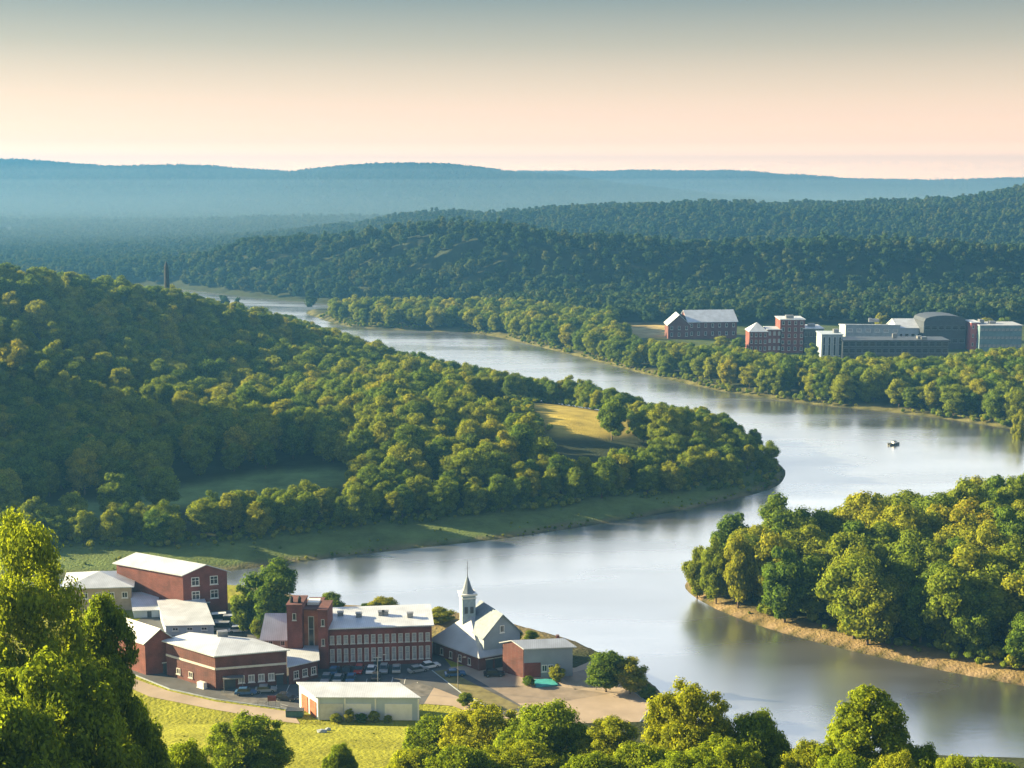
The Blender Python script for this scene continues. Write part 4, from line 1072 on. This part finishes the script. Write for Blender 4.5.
for u in (0.3, 0.72):
    c = Dp + (A - Dp) * u; g = G(); g.box((c[0] + math.sin(rz2) * .06, c[1] - math.cos(rz2) * .06, 5.7), (2.6, 0.16, 3.2), rz2); g.build('side_panel', M['brick_sunlit'], t, t.location)

# ------------------------------------------------------------------ vehicles
def make_car(name, paint, label, van=False):
    t = root(name, (0, 0, 0), label, 'car')
    L, W, hb, hr = (4.5, 1.8, 0.86, 1.45) if not van else (5.3, 2.0, 1.05, 2.2)
    prof = [(-L / 2, 0.32), (L / 2, 0.32), (L / 2, 0.62), (L / 2 - 0.12, 0.74), (L * 0.22, hb), (-L * 0.40, hb), (-L / 2 + 0.05, hb - 0.08), (-L / 2, 0.6)]
    def extr(pr, w, top_w=None):
        g = G(); n = len(pr); i = 0
        zs = [p[1] for p in pr]; z0, z1 = min(zs), max(zs)
        wid = lambda z: w if top_w is None else w + (top_w - w) * (z - z0) / (z1 - z0)
        g.v = [(p[0], -wid(p[1]) / 2, p[1]) for p in pr] + [(p[0], wid(p[1]) / 2, p[1]) for p in pr]
        g.f = [tuple(range(n)), tuple(range(2 * n - 1, n - 1, -1))] + [(k, n + k, n + (k + 1) % n, (k + 1) % n) for k in range(n)]; g.m = [0] * len(g.f)
        return g
    extr(prof, W).build('body', M[paint], t)
    cab = [(-L * 0.40, hb), (L * 0.22, hb), (L * 0.07, hr), (-L * 0.30, hr)] if not van else [(-L * 0.47, hb), (L * 0.30, hb), (L * 0.20, hr), (-L * 0.46, hr)]
    extr(cab, W * 0.94, W * 0.78).build('windows', M['glass'], t)
    rr = [(cab[3][0] - 0.02, hr - 0.02), (cab[2][0] + 0.02, hr - 0.02), (cab[2][0] - 0.1, hr + 0.06), (cab[3][0] + 0.1, hr + 0.06)]
    extr(rr, W * 0.80, W * 0.72).build('roof', M[paint], t)
    for sx in (-0.31, 0.31):
        for sy in (-1, 1):
            g = G(); g.tube((L * sx, sy * (W / 2 - 0.2), 0.33), (L * sx, sy * (W / 2 + 0.02), 0.33), 0.33, 0.33, 12); w = g.build('wheel', M['rubber'], t)
            g = G(); g.tube((L * sx, sy * (W / 2 + 0.0), 0.33), (L * sx, sy * (W / 2 + 0.035), 0.33), 0.19, 0.17, 10); g.build('rim', M['steel'], w)
    for sy in (-1, 1):
        g = G(); g.box((L / 2 + 0.005, sy * W * 0.36, 0.64), (0.06, 0.34, 0.14)); g.build('headlight', M['pale_glass'], t)
    return t
def copy_tree(o, parent=None):
    c = o.copy(); col.objects.link(c); c.parent = parent
    for ch in list(o.children): copy_tree(ch, c)
    return c
_first = {}
def put_car(paint, px, py, rz, label, group=None, van=False, cat=None):
    key = (paint, van)
    if key not in _first:
        t = _first[key] = make_car('parked_van' if van else 'parked_car', paint, label, van)
        _first[key + (1,)] = 1
    else:
        t = copy_tree(_first[key])
    p = gp(px, py); t.location = (p[0], p[1], 4.045); t.rotation_euler = (0, 0, rz)
    tag(t, label, 'van' if van else 'car', group)
    return t
paints = ['car_blue', 'car_silver', 'car_white', 'car_dark', 'car_blue', 'car_silver', 'car_red']
cname = {'car_blue': 'dark blue', 'car_silver': 'silver', 'car_white': 'white', 'car_dark': 'black', 'car_red': 'red'}
GRP = 'cars parked in front of the brick mill'
k = 0
for row, (pxs, py0, slope) in enumerate([(np.arange(334, 404, 12.5), 673, -0.03), (np.arange(326, 400, 12.5), 681, -0.05)]):
    rowcars = []
    for px_ in pxs:
        pc = paints[(k * 3 + row) % 7]; k += 1
        if random.random() < 0.12: continue
        rowcars.append((px_, pc))
    rn = ['back', 'front'][row]
    for q, (px_, pc) in enumerate(rowcars):
        if q == 0: lab = '%s car at the left end of the %s row before the brick mill' % (cname[pc], rn)
        elif q == len(rowcars) - 1: lab = '%s car at the right end of the %s row before the brick mill' % (cname[pc], rn)
        else: lab = '%s car between a %s and a %s one, %s row before the mill' % (cname[pc], cname[rowcars[q - 1][1]], cname[rowcars[q + 1][1]], rn)
        put_car(pc, px_, py0 + slope * (px_ - 330), R(90) + random.uniform(-.06, .06) + (math.pi if random.random() < .4 else 0), lab, GRP)
for px_, py_, rz, pc, lab in [(246, 694.5, 0.05, 'car_blue', 'blue car parked under the canopy of the polygonal brick building'), (266, 692, 0.1, 'car_silver', 'silver car standing right of the blue one before the polygonal brick building'),
                              (418, 672, 0.5, 'car_silver', 'silver car on the road at the right corner of the mill'), (430, 668, 0.5, 'car_white', 'white car between the mill corner and the church'),
                              (455, 676, 0.2, 'car_blue', 'dark blue car parked along the left brick wall of the church'), (494, 676, 0.1, 'car_dark', 'black car parked before the church doors'),
                              (286, 700, -0.3, 'car_dark', 'black car at the left end of the white garage')]:
    put_car(pc, px_, py_, rz, lab)
for px_, py_, rz, pc, lab in [(222, 622, 0.2, 'car_white', 'white van leftmost in the yard right below the brick hall'), (234, 624, 0.1, 'car_silver', 'silver van in the yard right below the brick hall'), (225, 631, 0.0, 'car_silver', 'silver van in front of the white one in the hall yard')]:
    put_car(pc, px_, py_, rz, lab, van=True)
for px_, py_, rz, pc, lab in [(246, 620, 0.3, 'car_white', 'white car parked right of the vans in the hall yard'), (238, 632, 0.1, 'car_white', 'white car parked nearest the polygonal building in the hall yard'), (252, 628, 0.4, 'car_dark', 'black car parked by the pale steep-roofed house')]:
    put_car(pc, px_, py_, rz, lab)

# ------------------------------------------------------------------ small things of the campus
p = gp(296, 716); t = root('rubbish_skip', p, 'dark green rubbish skip beside the left end of the white garage', 'skip')
g = G(); g.prism([(p[0] - 1.9, p[1] - .9), (p[0] + 1.5, p[1] - .9), (p[0] + 1.5, p[1] + .9), (p[0] - 1.9, p[1] + .9)], 4.1, 5.3); g.build('body', M['bin_green'], t, p)
g = G(); g.box((p[0] - .2, p[1] - .45, 5.36), (3.5, .86, .09)); g.build('lid', M['dark_panel'], t, p); g = G(); g.box((p[0] - .2, p[1] + .46, 5.37), (3.5, .86, .09)); g.build('lid', M['dark_panel'], t, p)
for s_ in (-1.5, 1.1):
    g = G(); g.tube((p[0] + s_, p[1] - .9, 4.1), (p[0] + s_, p[1] - .7, 4.1), .13, .13, 8); g.build('wheel', M['rubber'], t, p)
p = gp(272, 706); t = root('board_sign', p, 'dark red board sign on two posts by the sandy footpath', 'sign')
g = G(); g.box((p[0], p[1], 5.6), (1.7, .1, 1.1)); g.build('board', M['sign_red'], t, p)
for s_ in (-.7, .7):
    g = G(); g.tube((p[0] + s_, p[1] + .1, 3.9), (p[0] + s_, p[1] + .1, 6.2), .06, .06, 6); g.build('post', M['steel'], t, p)
fp = [(258, 706), (266, 707.5), (280, 709), (288, 711)]
t = root('wire_fence', gp(258, 706), 'short post and rail fence along the footpath near the red sign', 'fence')
org = gp(258, 706)
for a in fp:
    p = gp(*a); g = G(); g.tube((p[0], p[1], 3.9), (p[0], p[1], 5.2), .05, .05, 6); g.build('post', M['steel'], t, org)
for a, b in zip(fp[:-1], fp[1:]):
    a, b = gp(*a), gp(*b); g = G(); g.tube((a[0], a[1], 5.1), (b[0], b[1], 5.1), .03, .03, 5); g.tube((a[0], a[1], 4.6), (b[0], b[1], 4.6), .03, .03, 5); g.build('rail', M['steel'], t, org)
p = gp(541, 684); g = G()
q = [gp(533, 681), gp(552, 680), gp(558, 686), gp(536, 688)]
g.prism(ccw([tuple(k[:2]) for k in q]), 4.07, 4.35); tag(g.build('turquoise_sheet', M['teal_tarp'], None, p), 'flat turquoise sheet lying on the plaza before the grey annex', 'tarp')
for px_, py_, h in ((378, 690, 7.5), (458, 690, 7.0), (596, 690, 7.0)):
    p = gp(px_, py_); t = root('street_lamp', p, {378: 'slim steel lamp post in the car park behind the white garage', 458: 'slim steel lamp post on the verge of the campus road', 596: 'slim steel lamp post on the plaza right of the grey annex'}[px_], 'lamp post')
    g = G(); g.tube((*p[:2], 3.9), (*p[:2], 4 + h), .09, .05, 7); g.tube((*p[:2], 4 + h), (p[0] + 1.2, p[1], 4.15 + h), .045, .035, 6); g.build('post', M['steel'], t, p)
    g = G(); g.box((p[0] + 1.4, p[1], 4.14 + h), (.6, .24, .1)); g.build('lamp_head', M['steel'], t, p)
for px_, py_, s_, lab in ((322, 733, .8, 'pale boulder on the meadow below the white garage, left one'), (328, 732, .55, 'smaller pale boulder right beside the larger one on the meadow')):
    p = hit(px_, py_); r = np.random.default_rng(px_); g = G()
    g.v = [tuple(p + ICO_V[k] * s_ * np.array([1.3, .9, .7]) * r.uniform(.75, 1.1) + v2(0, 0, .2)) for k in range(12)]; g.f = [tuple(f) for f in ICO_F]; g.m = [0] * 20
    tag(g.build('boulder', M['concrete'], None, p), lab, 'boulder')

# ------------------------------------------------------------------ buildings across the river
def far_block(name, lab, x0, x1, yb, yt, depth, wall, roofk='flat', roofm='white_roof', rise=0.0, wins=None, z0=4.0, yaw=0.0, cat='building', gm=None):
    """a building across the river: walls, roof, window bands"""
    A, Bp = P(x0, yb, z0), P(x1, yb, z0); L = Bp[0] - A[0]
    c, s_ = math.cos(yaw), math.sin(yaw)
    Bp = A + v2(L * c, L * s_, 0); dv = v2(-s_ * depth, c * depth, 0)
    h = topz(A, yt); q = [A, Bp, Bp + dv, A + dv]
    t = root(name, A, lab, cat)
    if roofk == 'gable':      # ridge along the front
        walls_gable(Bp, Bp + dv, A + dv, A, z0 - 1, h, h + rise).build('wall', M[wall], t, A)
        roof_gable(Bp, Bp + dv, A + dv, A, h, h + rise, 0.7, 0.35).build('roof', M[roofm], t, A)
    elif roofk == 'front':    # gable to the front
        walls_gable(A, Bp, Bp + dv, A + dv, z0 - 1, h, h + rise).build('wall', M[wall], t, A)
        roof_gable(A, Bp, Bp + dv, A + dv, h, h + rise, 0.7, 0.35).build('roof', M[roofm], t, A)
    elif roofk == 'pyramid':
        g = G(); g.prism([tuple(p[:2]) for p in q], z0 - 1, h); g.build('wall', M[wall], t, A)
        fan(q, h, h + rise, 0.6, 0.3).build('roof', M[roofm], t, A)
    elif roofk == 'barrel':
        g = G(); g.prism([tuple(p[:2]) for p in q], z0 - 1, h); g.build('wall', M[wall], t, A)
        g = G(); n = 8
        for k in range(n):
            a0, a1 = math.pi * (1 - k / n), math.pi * (1 - (k + 1) / n)
            f = lambda a, w: A + (Bp - A) * (0.5 + 0.5 * math.cos(a)) + dv * w + v2(0, 0, h - z0 + 0.05 + rise * math.sin(a) ** .7 if math.sin(a) > 0 else h - z0 + 0.05)
            g.poly([f(a0, 0), f(a1, 0), f(a1, 1), f(a0, 1)])
        for w in (0, 1): g.poly([f(math.pi * (1 - k / n), w) for k in range(n + 1)][::(-1 if w == 0 else 1)])
        g.build('roof', M[roofm], t, A)
    else:
        zz = [h, h, h + rise, h + rise]
        g = G(); g.prism([tuple(p[:2]) for p in q], z0 - 1, zz); g.build('wall', M[wall], t, A)
        slab(q, zz, 0.5, 0.5).build('roof', M[roofm], t, A)
    if wins:
        rows, cols, w, hh, fr, pa = wins
        for r_ in range(rows):
            windows(t, A, A, Bp, [(k + 0.5) / cols for k in range(cols)], z0 + (h - z0) * (r_ + 0.55) / rows, w, hh, fr, pa, 0)
    if roofk == 'flat' and L > 9:
        r = np.random.default_rng(int(x0))
        for k in range(int(1 + L // 22)):
            c = A + (Bp - A) * r.uniform(.15, .85) + dv * r.uniform(.3, .7); hh_ = r.uniform(1.0, 2.4)
            g = G(); g.box((c[0], c[1], max(h, h + rise * .6) + .55 + hh_ / 2), (r.uniform(2, 5), r.uniform(2, 4), hh_), yaw); g.build('rooftop_unit', M['steel'], t, A)
    return t, A, Bp, dv, h
far_block('brick_wing', 'small white gabled brick wing left of the long white roof across the river', 668, 690, 338, 325, 20, 'brick_dark', 'front', 'white_roof', 6.5, (2, 3, 1.6, 2.4, 'trim', 'glass'))
far_block('brick_school', 'brick building with long white roof, farthest left of the buildings across the river', 688, 738, 338, 322, 24, 'brick_dark', 'gable', 'white_roof', 6.5, (2, 7, 1.6, 2.4, 'trim', 'glass'), yaw=0.12)
far_block('brick_pavilion', 'brick block with white pyramid roof left of the far brick tower', 749, 767, 352, 332, 14, 'brick', 'pyramid', 'white_roof', 5, (3, 4, 1.3, 2.2, 'trim', 'glass'))
far_block('brick_connector', 'brick block with white flat roof joining the far brick tower on its left', 767, 781, 352, 330, 12, 'brick', 'flat', 'white_roof', 0.5, (3, 3, 1.3, 2.2, 'trim', 'pale_glass'))
far_block('brick_tower_block', 'tallest square brick tower with pale cap among the buildings across the river', 779.5, 804, 352, 320, 16, 'brick', 'flat', 'white_roof', 0.4, (5, 4, 1.6, 2.2, 'trim', 'glass'))
far_block('dark_hall', 'dark building with pale roof edge right behind the far brick tower', 803, 823, 352, 329, 18, 'dark_panel', 'flat', 'white_roof', 0.4, (2, 4, 2.0, 2.6, 'steel', 'glass'))
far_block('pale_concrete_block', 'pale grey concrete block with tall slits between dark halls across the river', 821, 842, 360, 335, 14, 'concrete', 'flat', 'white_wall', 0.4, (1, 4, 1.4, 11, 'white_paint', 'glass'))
far_block('slant_roofed_hall', 'pale hall with long slanting grey roof above the dark glass block', 845, 898, 348, 325, 30, 'concrete', 'flat', 'white_roof', -3.0, (2, 6, 3.0, 2.0, 'white_paint', 'pale_glass'), yaw=-0.1)
far_block('dark_glass_block', 'long low dark glass building along the trees across the river', 842, 948, 361, 341, 16, 'dark_panel', 'flat', 'dark_panel', 0.3, (3, 16, 3.2, 2.6, 'steel', 'glass'))
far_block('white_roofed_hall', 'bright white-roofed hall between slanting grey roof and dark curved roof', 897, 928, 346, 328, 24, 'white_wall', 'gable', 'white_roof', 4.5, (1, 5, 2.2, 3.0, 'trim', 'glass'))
far_block('curved_roof_arena', 'dark arena with a curved dark roof, highest building at the far right', 923, 965, 348, 322, 24, 'dark_panel', 'barrel', 'dark_panel', 4.0, (2, 6, 3.4, 2.4, 'steel', 'glass'))
far_block('red_gate_block', 'narrow faded red block at the left end of the grey teal building', 970, 979, 349, 323, 12, 'red_paint', 'flat', 'white_roof', 0.3, (3, 2, 1.0, 2.0, 'trim', 'glass'))
far_block('teal_office_block', 'long grey teal office block at the right edge of the buildings across the river', 979, 1021, 350, 326, 18, 'teal_panel', 'flat', 'gray_roof', 0.4, (3, 10, 2.2, 1.6, 'steel', 'pale_glass'))

# ------------------------------------------------------------------ monument on the left hill, boat
x_, y_ = PD(167, 287, 790)[:2]; z_ = hz(x_, y_); ztop = topz((x_, y_), 261)
t = root('hilltop_monument', (x_, y_, z_), 'slender dark stone monument rising above the trees of the left hill', 'monument')
o = (x_, y_, z_)
g = G(); g.prism([(x_ - 2.2, y_ - 2.2), (x_ + 2.2, y_ - 2.2), (x_ + 2.2, y_ + 2.2), (x_ - 2.2, y_ + 2.2)], z_ - 1, z_ + 3); g.build('plinth', M['stone_dark'], t, o)
g = G(); g.tube((x_, y_, z_ + 3), (x_, y_, ztop - 3.0), 1.9, 1.2, 8); g.build('shaft', M['stone_dark'], t, o)
g = G(); g.tube((x_, y_, ztop - 3.0), (x_, y_, ztop), 1.2, 0.1, 8); g.build('tip', M['stone_dark'], t, o)
p = P(894, 445, 0); t = root('motor_boat', p, 'small dark motor boat with pale windscreen out on the river', 'boat')
g = G(); n = 7; sec = []
for k in range(n):
    u = k / (n - 1); xx = -2.6 + 5.2 * u; w = 1.0 * (1 - max(0, u - .45) ** 2 * 3.0); sec.append([(xx, -w, .75 + .25 * u), (xx, -w * .75, -.15), (xx, w * .75, -.15), (xx, w, .75 + .25 * u)])
for a, b in zip(sec[:-1], sec[1:]):
    for k in range(3): g.poly([a[k], b[k], b[k + 1], a[k + 1]][::-1])
    g.poly([(a[0][0], a[0][1], a[0][2] - .15), (a[3][0], a[3][1], a[3][2] - .15), (b[3][0], b[3][1], b[3][2] - .15), (b[0][0], b[0][1], b[0][2] - .15)])
g.poly(sec[0]); g.poly(sec[-1][::-1]); g.build('hull', M['boat_dark'], t)
g = G(); g.prism([(-.6, -.75), (.9, -.6), (.9, .6), (-.6, .75)], .7, 1.6); g.build('cabin', M['white_paint'], t)
g = G(); g.prism([(-.9, -.85), (1.0, -.7), (1.0, .7), (-.9, .85)], 1.62, 1.72); g.build('cabin_roof', M['boat_dark'], t)
g = G(); g.box((-2.75, 0, .7), (.4, .4, .9)); g.box((-2.8, 0, .1), (.2, .16, .6)); g.build('outboard_motor', M['boat_dark'], t)
t.rotation_euler = (0, 0, 0.35); t.scale = (1.0, 1.0, 1.0)

# ------------------------------------------------------------------ foreground and campus trees
NEAR = {}
def near_proto(key, seed, H, RAD, n_lobes, lobe, leaf, n_leaf, z0, shape, core=0.26, rag=0.85, mat='leaf_near'):
    NEAR[key] = make_proto('tree', seed, H, RAD, n_lobes, lobe, leaf, n_leaf, z0, M[mat], core, shape, rag, limbs=18, thick=H * 0.02)
near_proto('tall', 301, 24, 8.6, 120, 0.19, 0.17, 100000, 0.05, 'oval')
near_proto('oval', 302, 18, 5.6, 150, 0.17, 0.155, 70000, 0.05, 'oval')
near_proto('round', 303, 14, 6.2, 140, 0.165, 0.16, 66000, 0.05, 'round')
near_proto('low', 304, 11, 6.0, 120, 0.175, 0.16, 56000, 0.02, 'oval')
near_proto('cone', 305, 15, 5.8, 150, 0.155, 0.16, 66000, 0.03, 'tall')
def front_tree(key, px, pyt, D, hw, label, rz=0.0, cat='tree', group=None):
    p = PD(px, pyt, D); z = hz(p[0], p[1]) - 0.3; pr = NEAR[key]
    h = p[2] - z; w = hw / F_PX * D / pr['R']
    return plant(pr, (p[0], p[1], z), (w, w, h / pr['H']), rz, 'broadleaf_tree' if cat == 'tree' else 'leafy_shrub', label, group, cat)
FRONT = [
    ('tall', 16, 500, 104, 80, 'tall sunlit tree filling the left edge of the foreground'),
    ('oval', 98, 582, 112, 50, 'slimmer tree standing just right of the tall one at the left edge'),
    ('round', 50, 640, 97, 90, 'dense dark tree below the tall one in the lower left corner'),
    ('low', 130, 698, 116, 48, 'low bushy tree at the right foot of the left foreground trees'),
    ('low', 4, 690, 90, 80, 'dark bushy tree cut off by the lower left corner'),
    ('round', 247, 713, 178, 50, 'small round tree alone on the lower edge of the meadow'),
    ('low', 340, 742, 188, 21, 'smallest bush on the lower edge of the meadow, right of the round tree'),
    ('low', 436, 714, 192, 44, 'yellow green tree at the left end of the front row below the plaza'),
    ('round', 484, 702, 184, 52, 'yellow green rounded tree below the garage corner and plaza, second of the front row'),
    ('low', 548, 700, 178, 62, 'broad yellow green tree in the front row below the middle of the plaza'),
    ('oval', 612, 716, 174, 42, 'narrow tree in the front row left of the big dark one'),
    ('round', 690, 678, 162, 54, 'big dark green tree of the front row standing against the river'),
    ('low', 757, 708, 160, 48, 'reddish green tree right of the big dark one in the front row'),
    ('low', 812, 738, 152, 40, 'low tree between the two big river side trees of the front row'),
    ('cone', 870, 684, 150, 66, 'big pointed tree at the right of the front row before the river'),
    ('low', 925, 742, 146, 36, 'low tree at the right foot of the big pointed tree'),
    ('low', 992, 756, 140, 48, 'tree top peeping up at the lower right corner'),
    ('low', 412, 748, 170, 40, 'bush at the bottom edge below the left end of the front row'),
    ('round', 520, 742, 164, 56, 'bushy tree at the bottom edge below the yellow green front row'),
    ('low', 640, 742, 152, 56, 'bush at the bottom edge left below the big dark tree'),
    ('round', 726, 736, 150, 50, 'bushy tree at the bottom edge right below the big dark tree'),
    ('low', 590, 752, 150, 44, 'bush at the bottom edge below the narrow front row tree'),
    ('round', 690, 752, 138, 60, 'bush at the very bottom edge under the big dark tree'),
    ('low', 845, 752, 136, 50, 'bush at the very bottom edge under the big pointed tree'),
    ('low', 900, 750, 140, 40, 'bush at the very bottom edge right below the big pointed tree'),
    ('low', 460, 745, 160, 50, 'bush at the very bottom edge under the yellow green trees'),
    ('low', 957, 752, 138, 36, 'small bush at the bottom edge between the pointed tree and the corner tree top'),
    ('low', 184, 738, 130, 40, 'small bush at the bottom edge left of the round meadow tree'),
]
for k, (key, px_, pyt, D, hw, lab) in enumerate(FRONT): front_tree(key, px_, pyt, D, hw, lab, k * 2.1)
def campus_tree(px, pyb, pyt, hw, lab, var_=0, cat='tree', name='leafy_tree', z=4.0, group=None):
    p = P(px, pyb, z); zg_ = hz(p[0], p[1]); h = topz(p, pyt) - zg_; pr = MID[var_]; D = math.hypot(p[1], CAM_H)
    w = hw / F_PX * D / pr['R']
    return plant(pr, (p[0], p[1], zg_ - .15), (w, w, h / pr['H']), px * 0.7, name, lab, group, cat)
campus_tree(274, 634, 557, 32, 'large dark tree behind the brick towers at the river edge', 2)
campus_tree(246, 632, 580, 17, 'yellow green tree at the left side of the large dark one', 1)
campus_tree(257, 640, 615, 7, 'small narrow yellow bush beside the steep pale roof', 3, 'shrub', 'leafy_shrub')
campus_tree(332, 622, 590, 15, 'small bright tree behind the left end of the mill roof', 0)
campus_tree(384, 618, 594, 19, 'broad dark tree behind the middle of the mill roof', 4)
campus_tree(366, 618, 601, 8, 'little dark tree left of the broad one behind the mill', 3)
campus_tree(440, 622, 607, 17, 'low wide bush behind the right end of the mill', 2, 'shrub', 'leafy_shrub')
campus_tree(517, 640, 627, 6, 'dark little tree at the right slope of the church roof', 3)
campus_tree(531, 642, 629, 8, 'small olive tree behind the roof of the grey annex', 0)
campus_tree(606, 692, 648, 24, 'large round shrub at the river edge right of the plaza', 0, 'shrub', 'leafy_shrub')
campus_tree(630, 694, 652, 20, 'large shrub touching the right side of the round river edge shrub', 5, 'shrub', 'leafy_shrub')
campus_tree(648, 698, 684, 10, 'low yellow bush at the water right of the large shrubs', 4, 'shrub', 'leafy_shrub')
campus_tree(557, 682, 663, 9, 'dark shrub beside the turquoise sheet before the annex', 1, 'shrub', 'leafy_shrub')
campus_tree(529, 686, 675, 7, 'small dark shrub on the plaza left of the turquoise sheet', 0, 'shrub', 'leafy_shrub')
campus_tree(466, 706, 690, 10, 'small bush at the foot of the dry verge near the garage', 4, 'shrub', 'leafy_shrub')
for k, (px_, hw, pt) in enumerate(((336, 7, 712), (349, 6, 707), (361, 7, 712), (374, 6, 709), (388, 5, 713), (430, 9, 714))):
    campus_tree(px_, 722.5, pt, hw, 'dark shrub planted along the front wall of the white garage' if k < 5 else 'low dark shrub at the right corner of the white garage', k, 'shrub', 'leafy_shrub', group='shrubs along the garage front' if k < 5 else None)
for px_, pb, pt, hw, lab in ((697, 591, 541, 15, 'outermost tree on the tip of the wooded point'), (716, 598, 536, 18, 'tree next to the outermost one on the wooded point'), (738, 604, 528, 20, 'third tree from the tip of the wooded point'), (712, 583, 540, 14, 'tree on the far side of the tip of the wooded point')):
    campus_tree(px_, pb, pt, hw, lab, px_ % 6, z=2.0)
# trees between and behind the buildings across the river
for k, (px_, yb, yt, hw, lab) in enumerate(((985, 348, 316, 12, 'tall yellow green tree behind the grey teal office block, left one'), (1003, 347, 315, 12, 'yellow green tree behind the middle of the grey teal office block'), (1019, 430, 408, 8, 'lone round tree on the far bank at the right edge'),
        (722, 350, 334, 9, 'tree standing right below the far brick school'), (738, 352, 335, 9, 'tree between the far brick school and the brick pavilion'), (868, 368, 349, 10, 'small tree before the dark glass block'), (905, 369, 351, 9, 'small tree before the right half of the dark glass block'), (812, 362, 341, 8, 'tree between the far brick tower and the pale concrete block'), (880, 337, 312, 7, 'olive tree rising behind the slanting grey roof'))):
    campus_tree(px_, yb if k not in (0, 1, 8) else yb - 8, yt, hw, lab, k % 6)
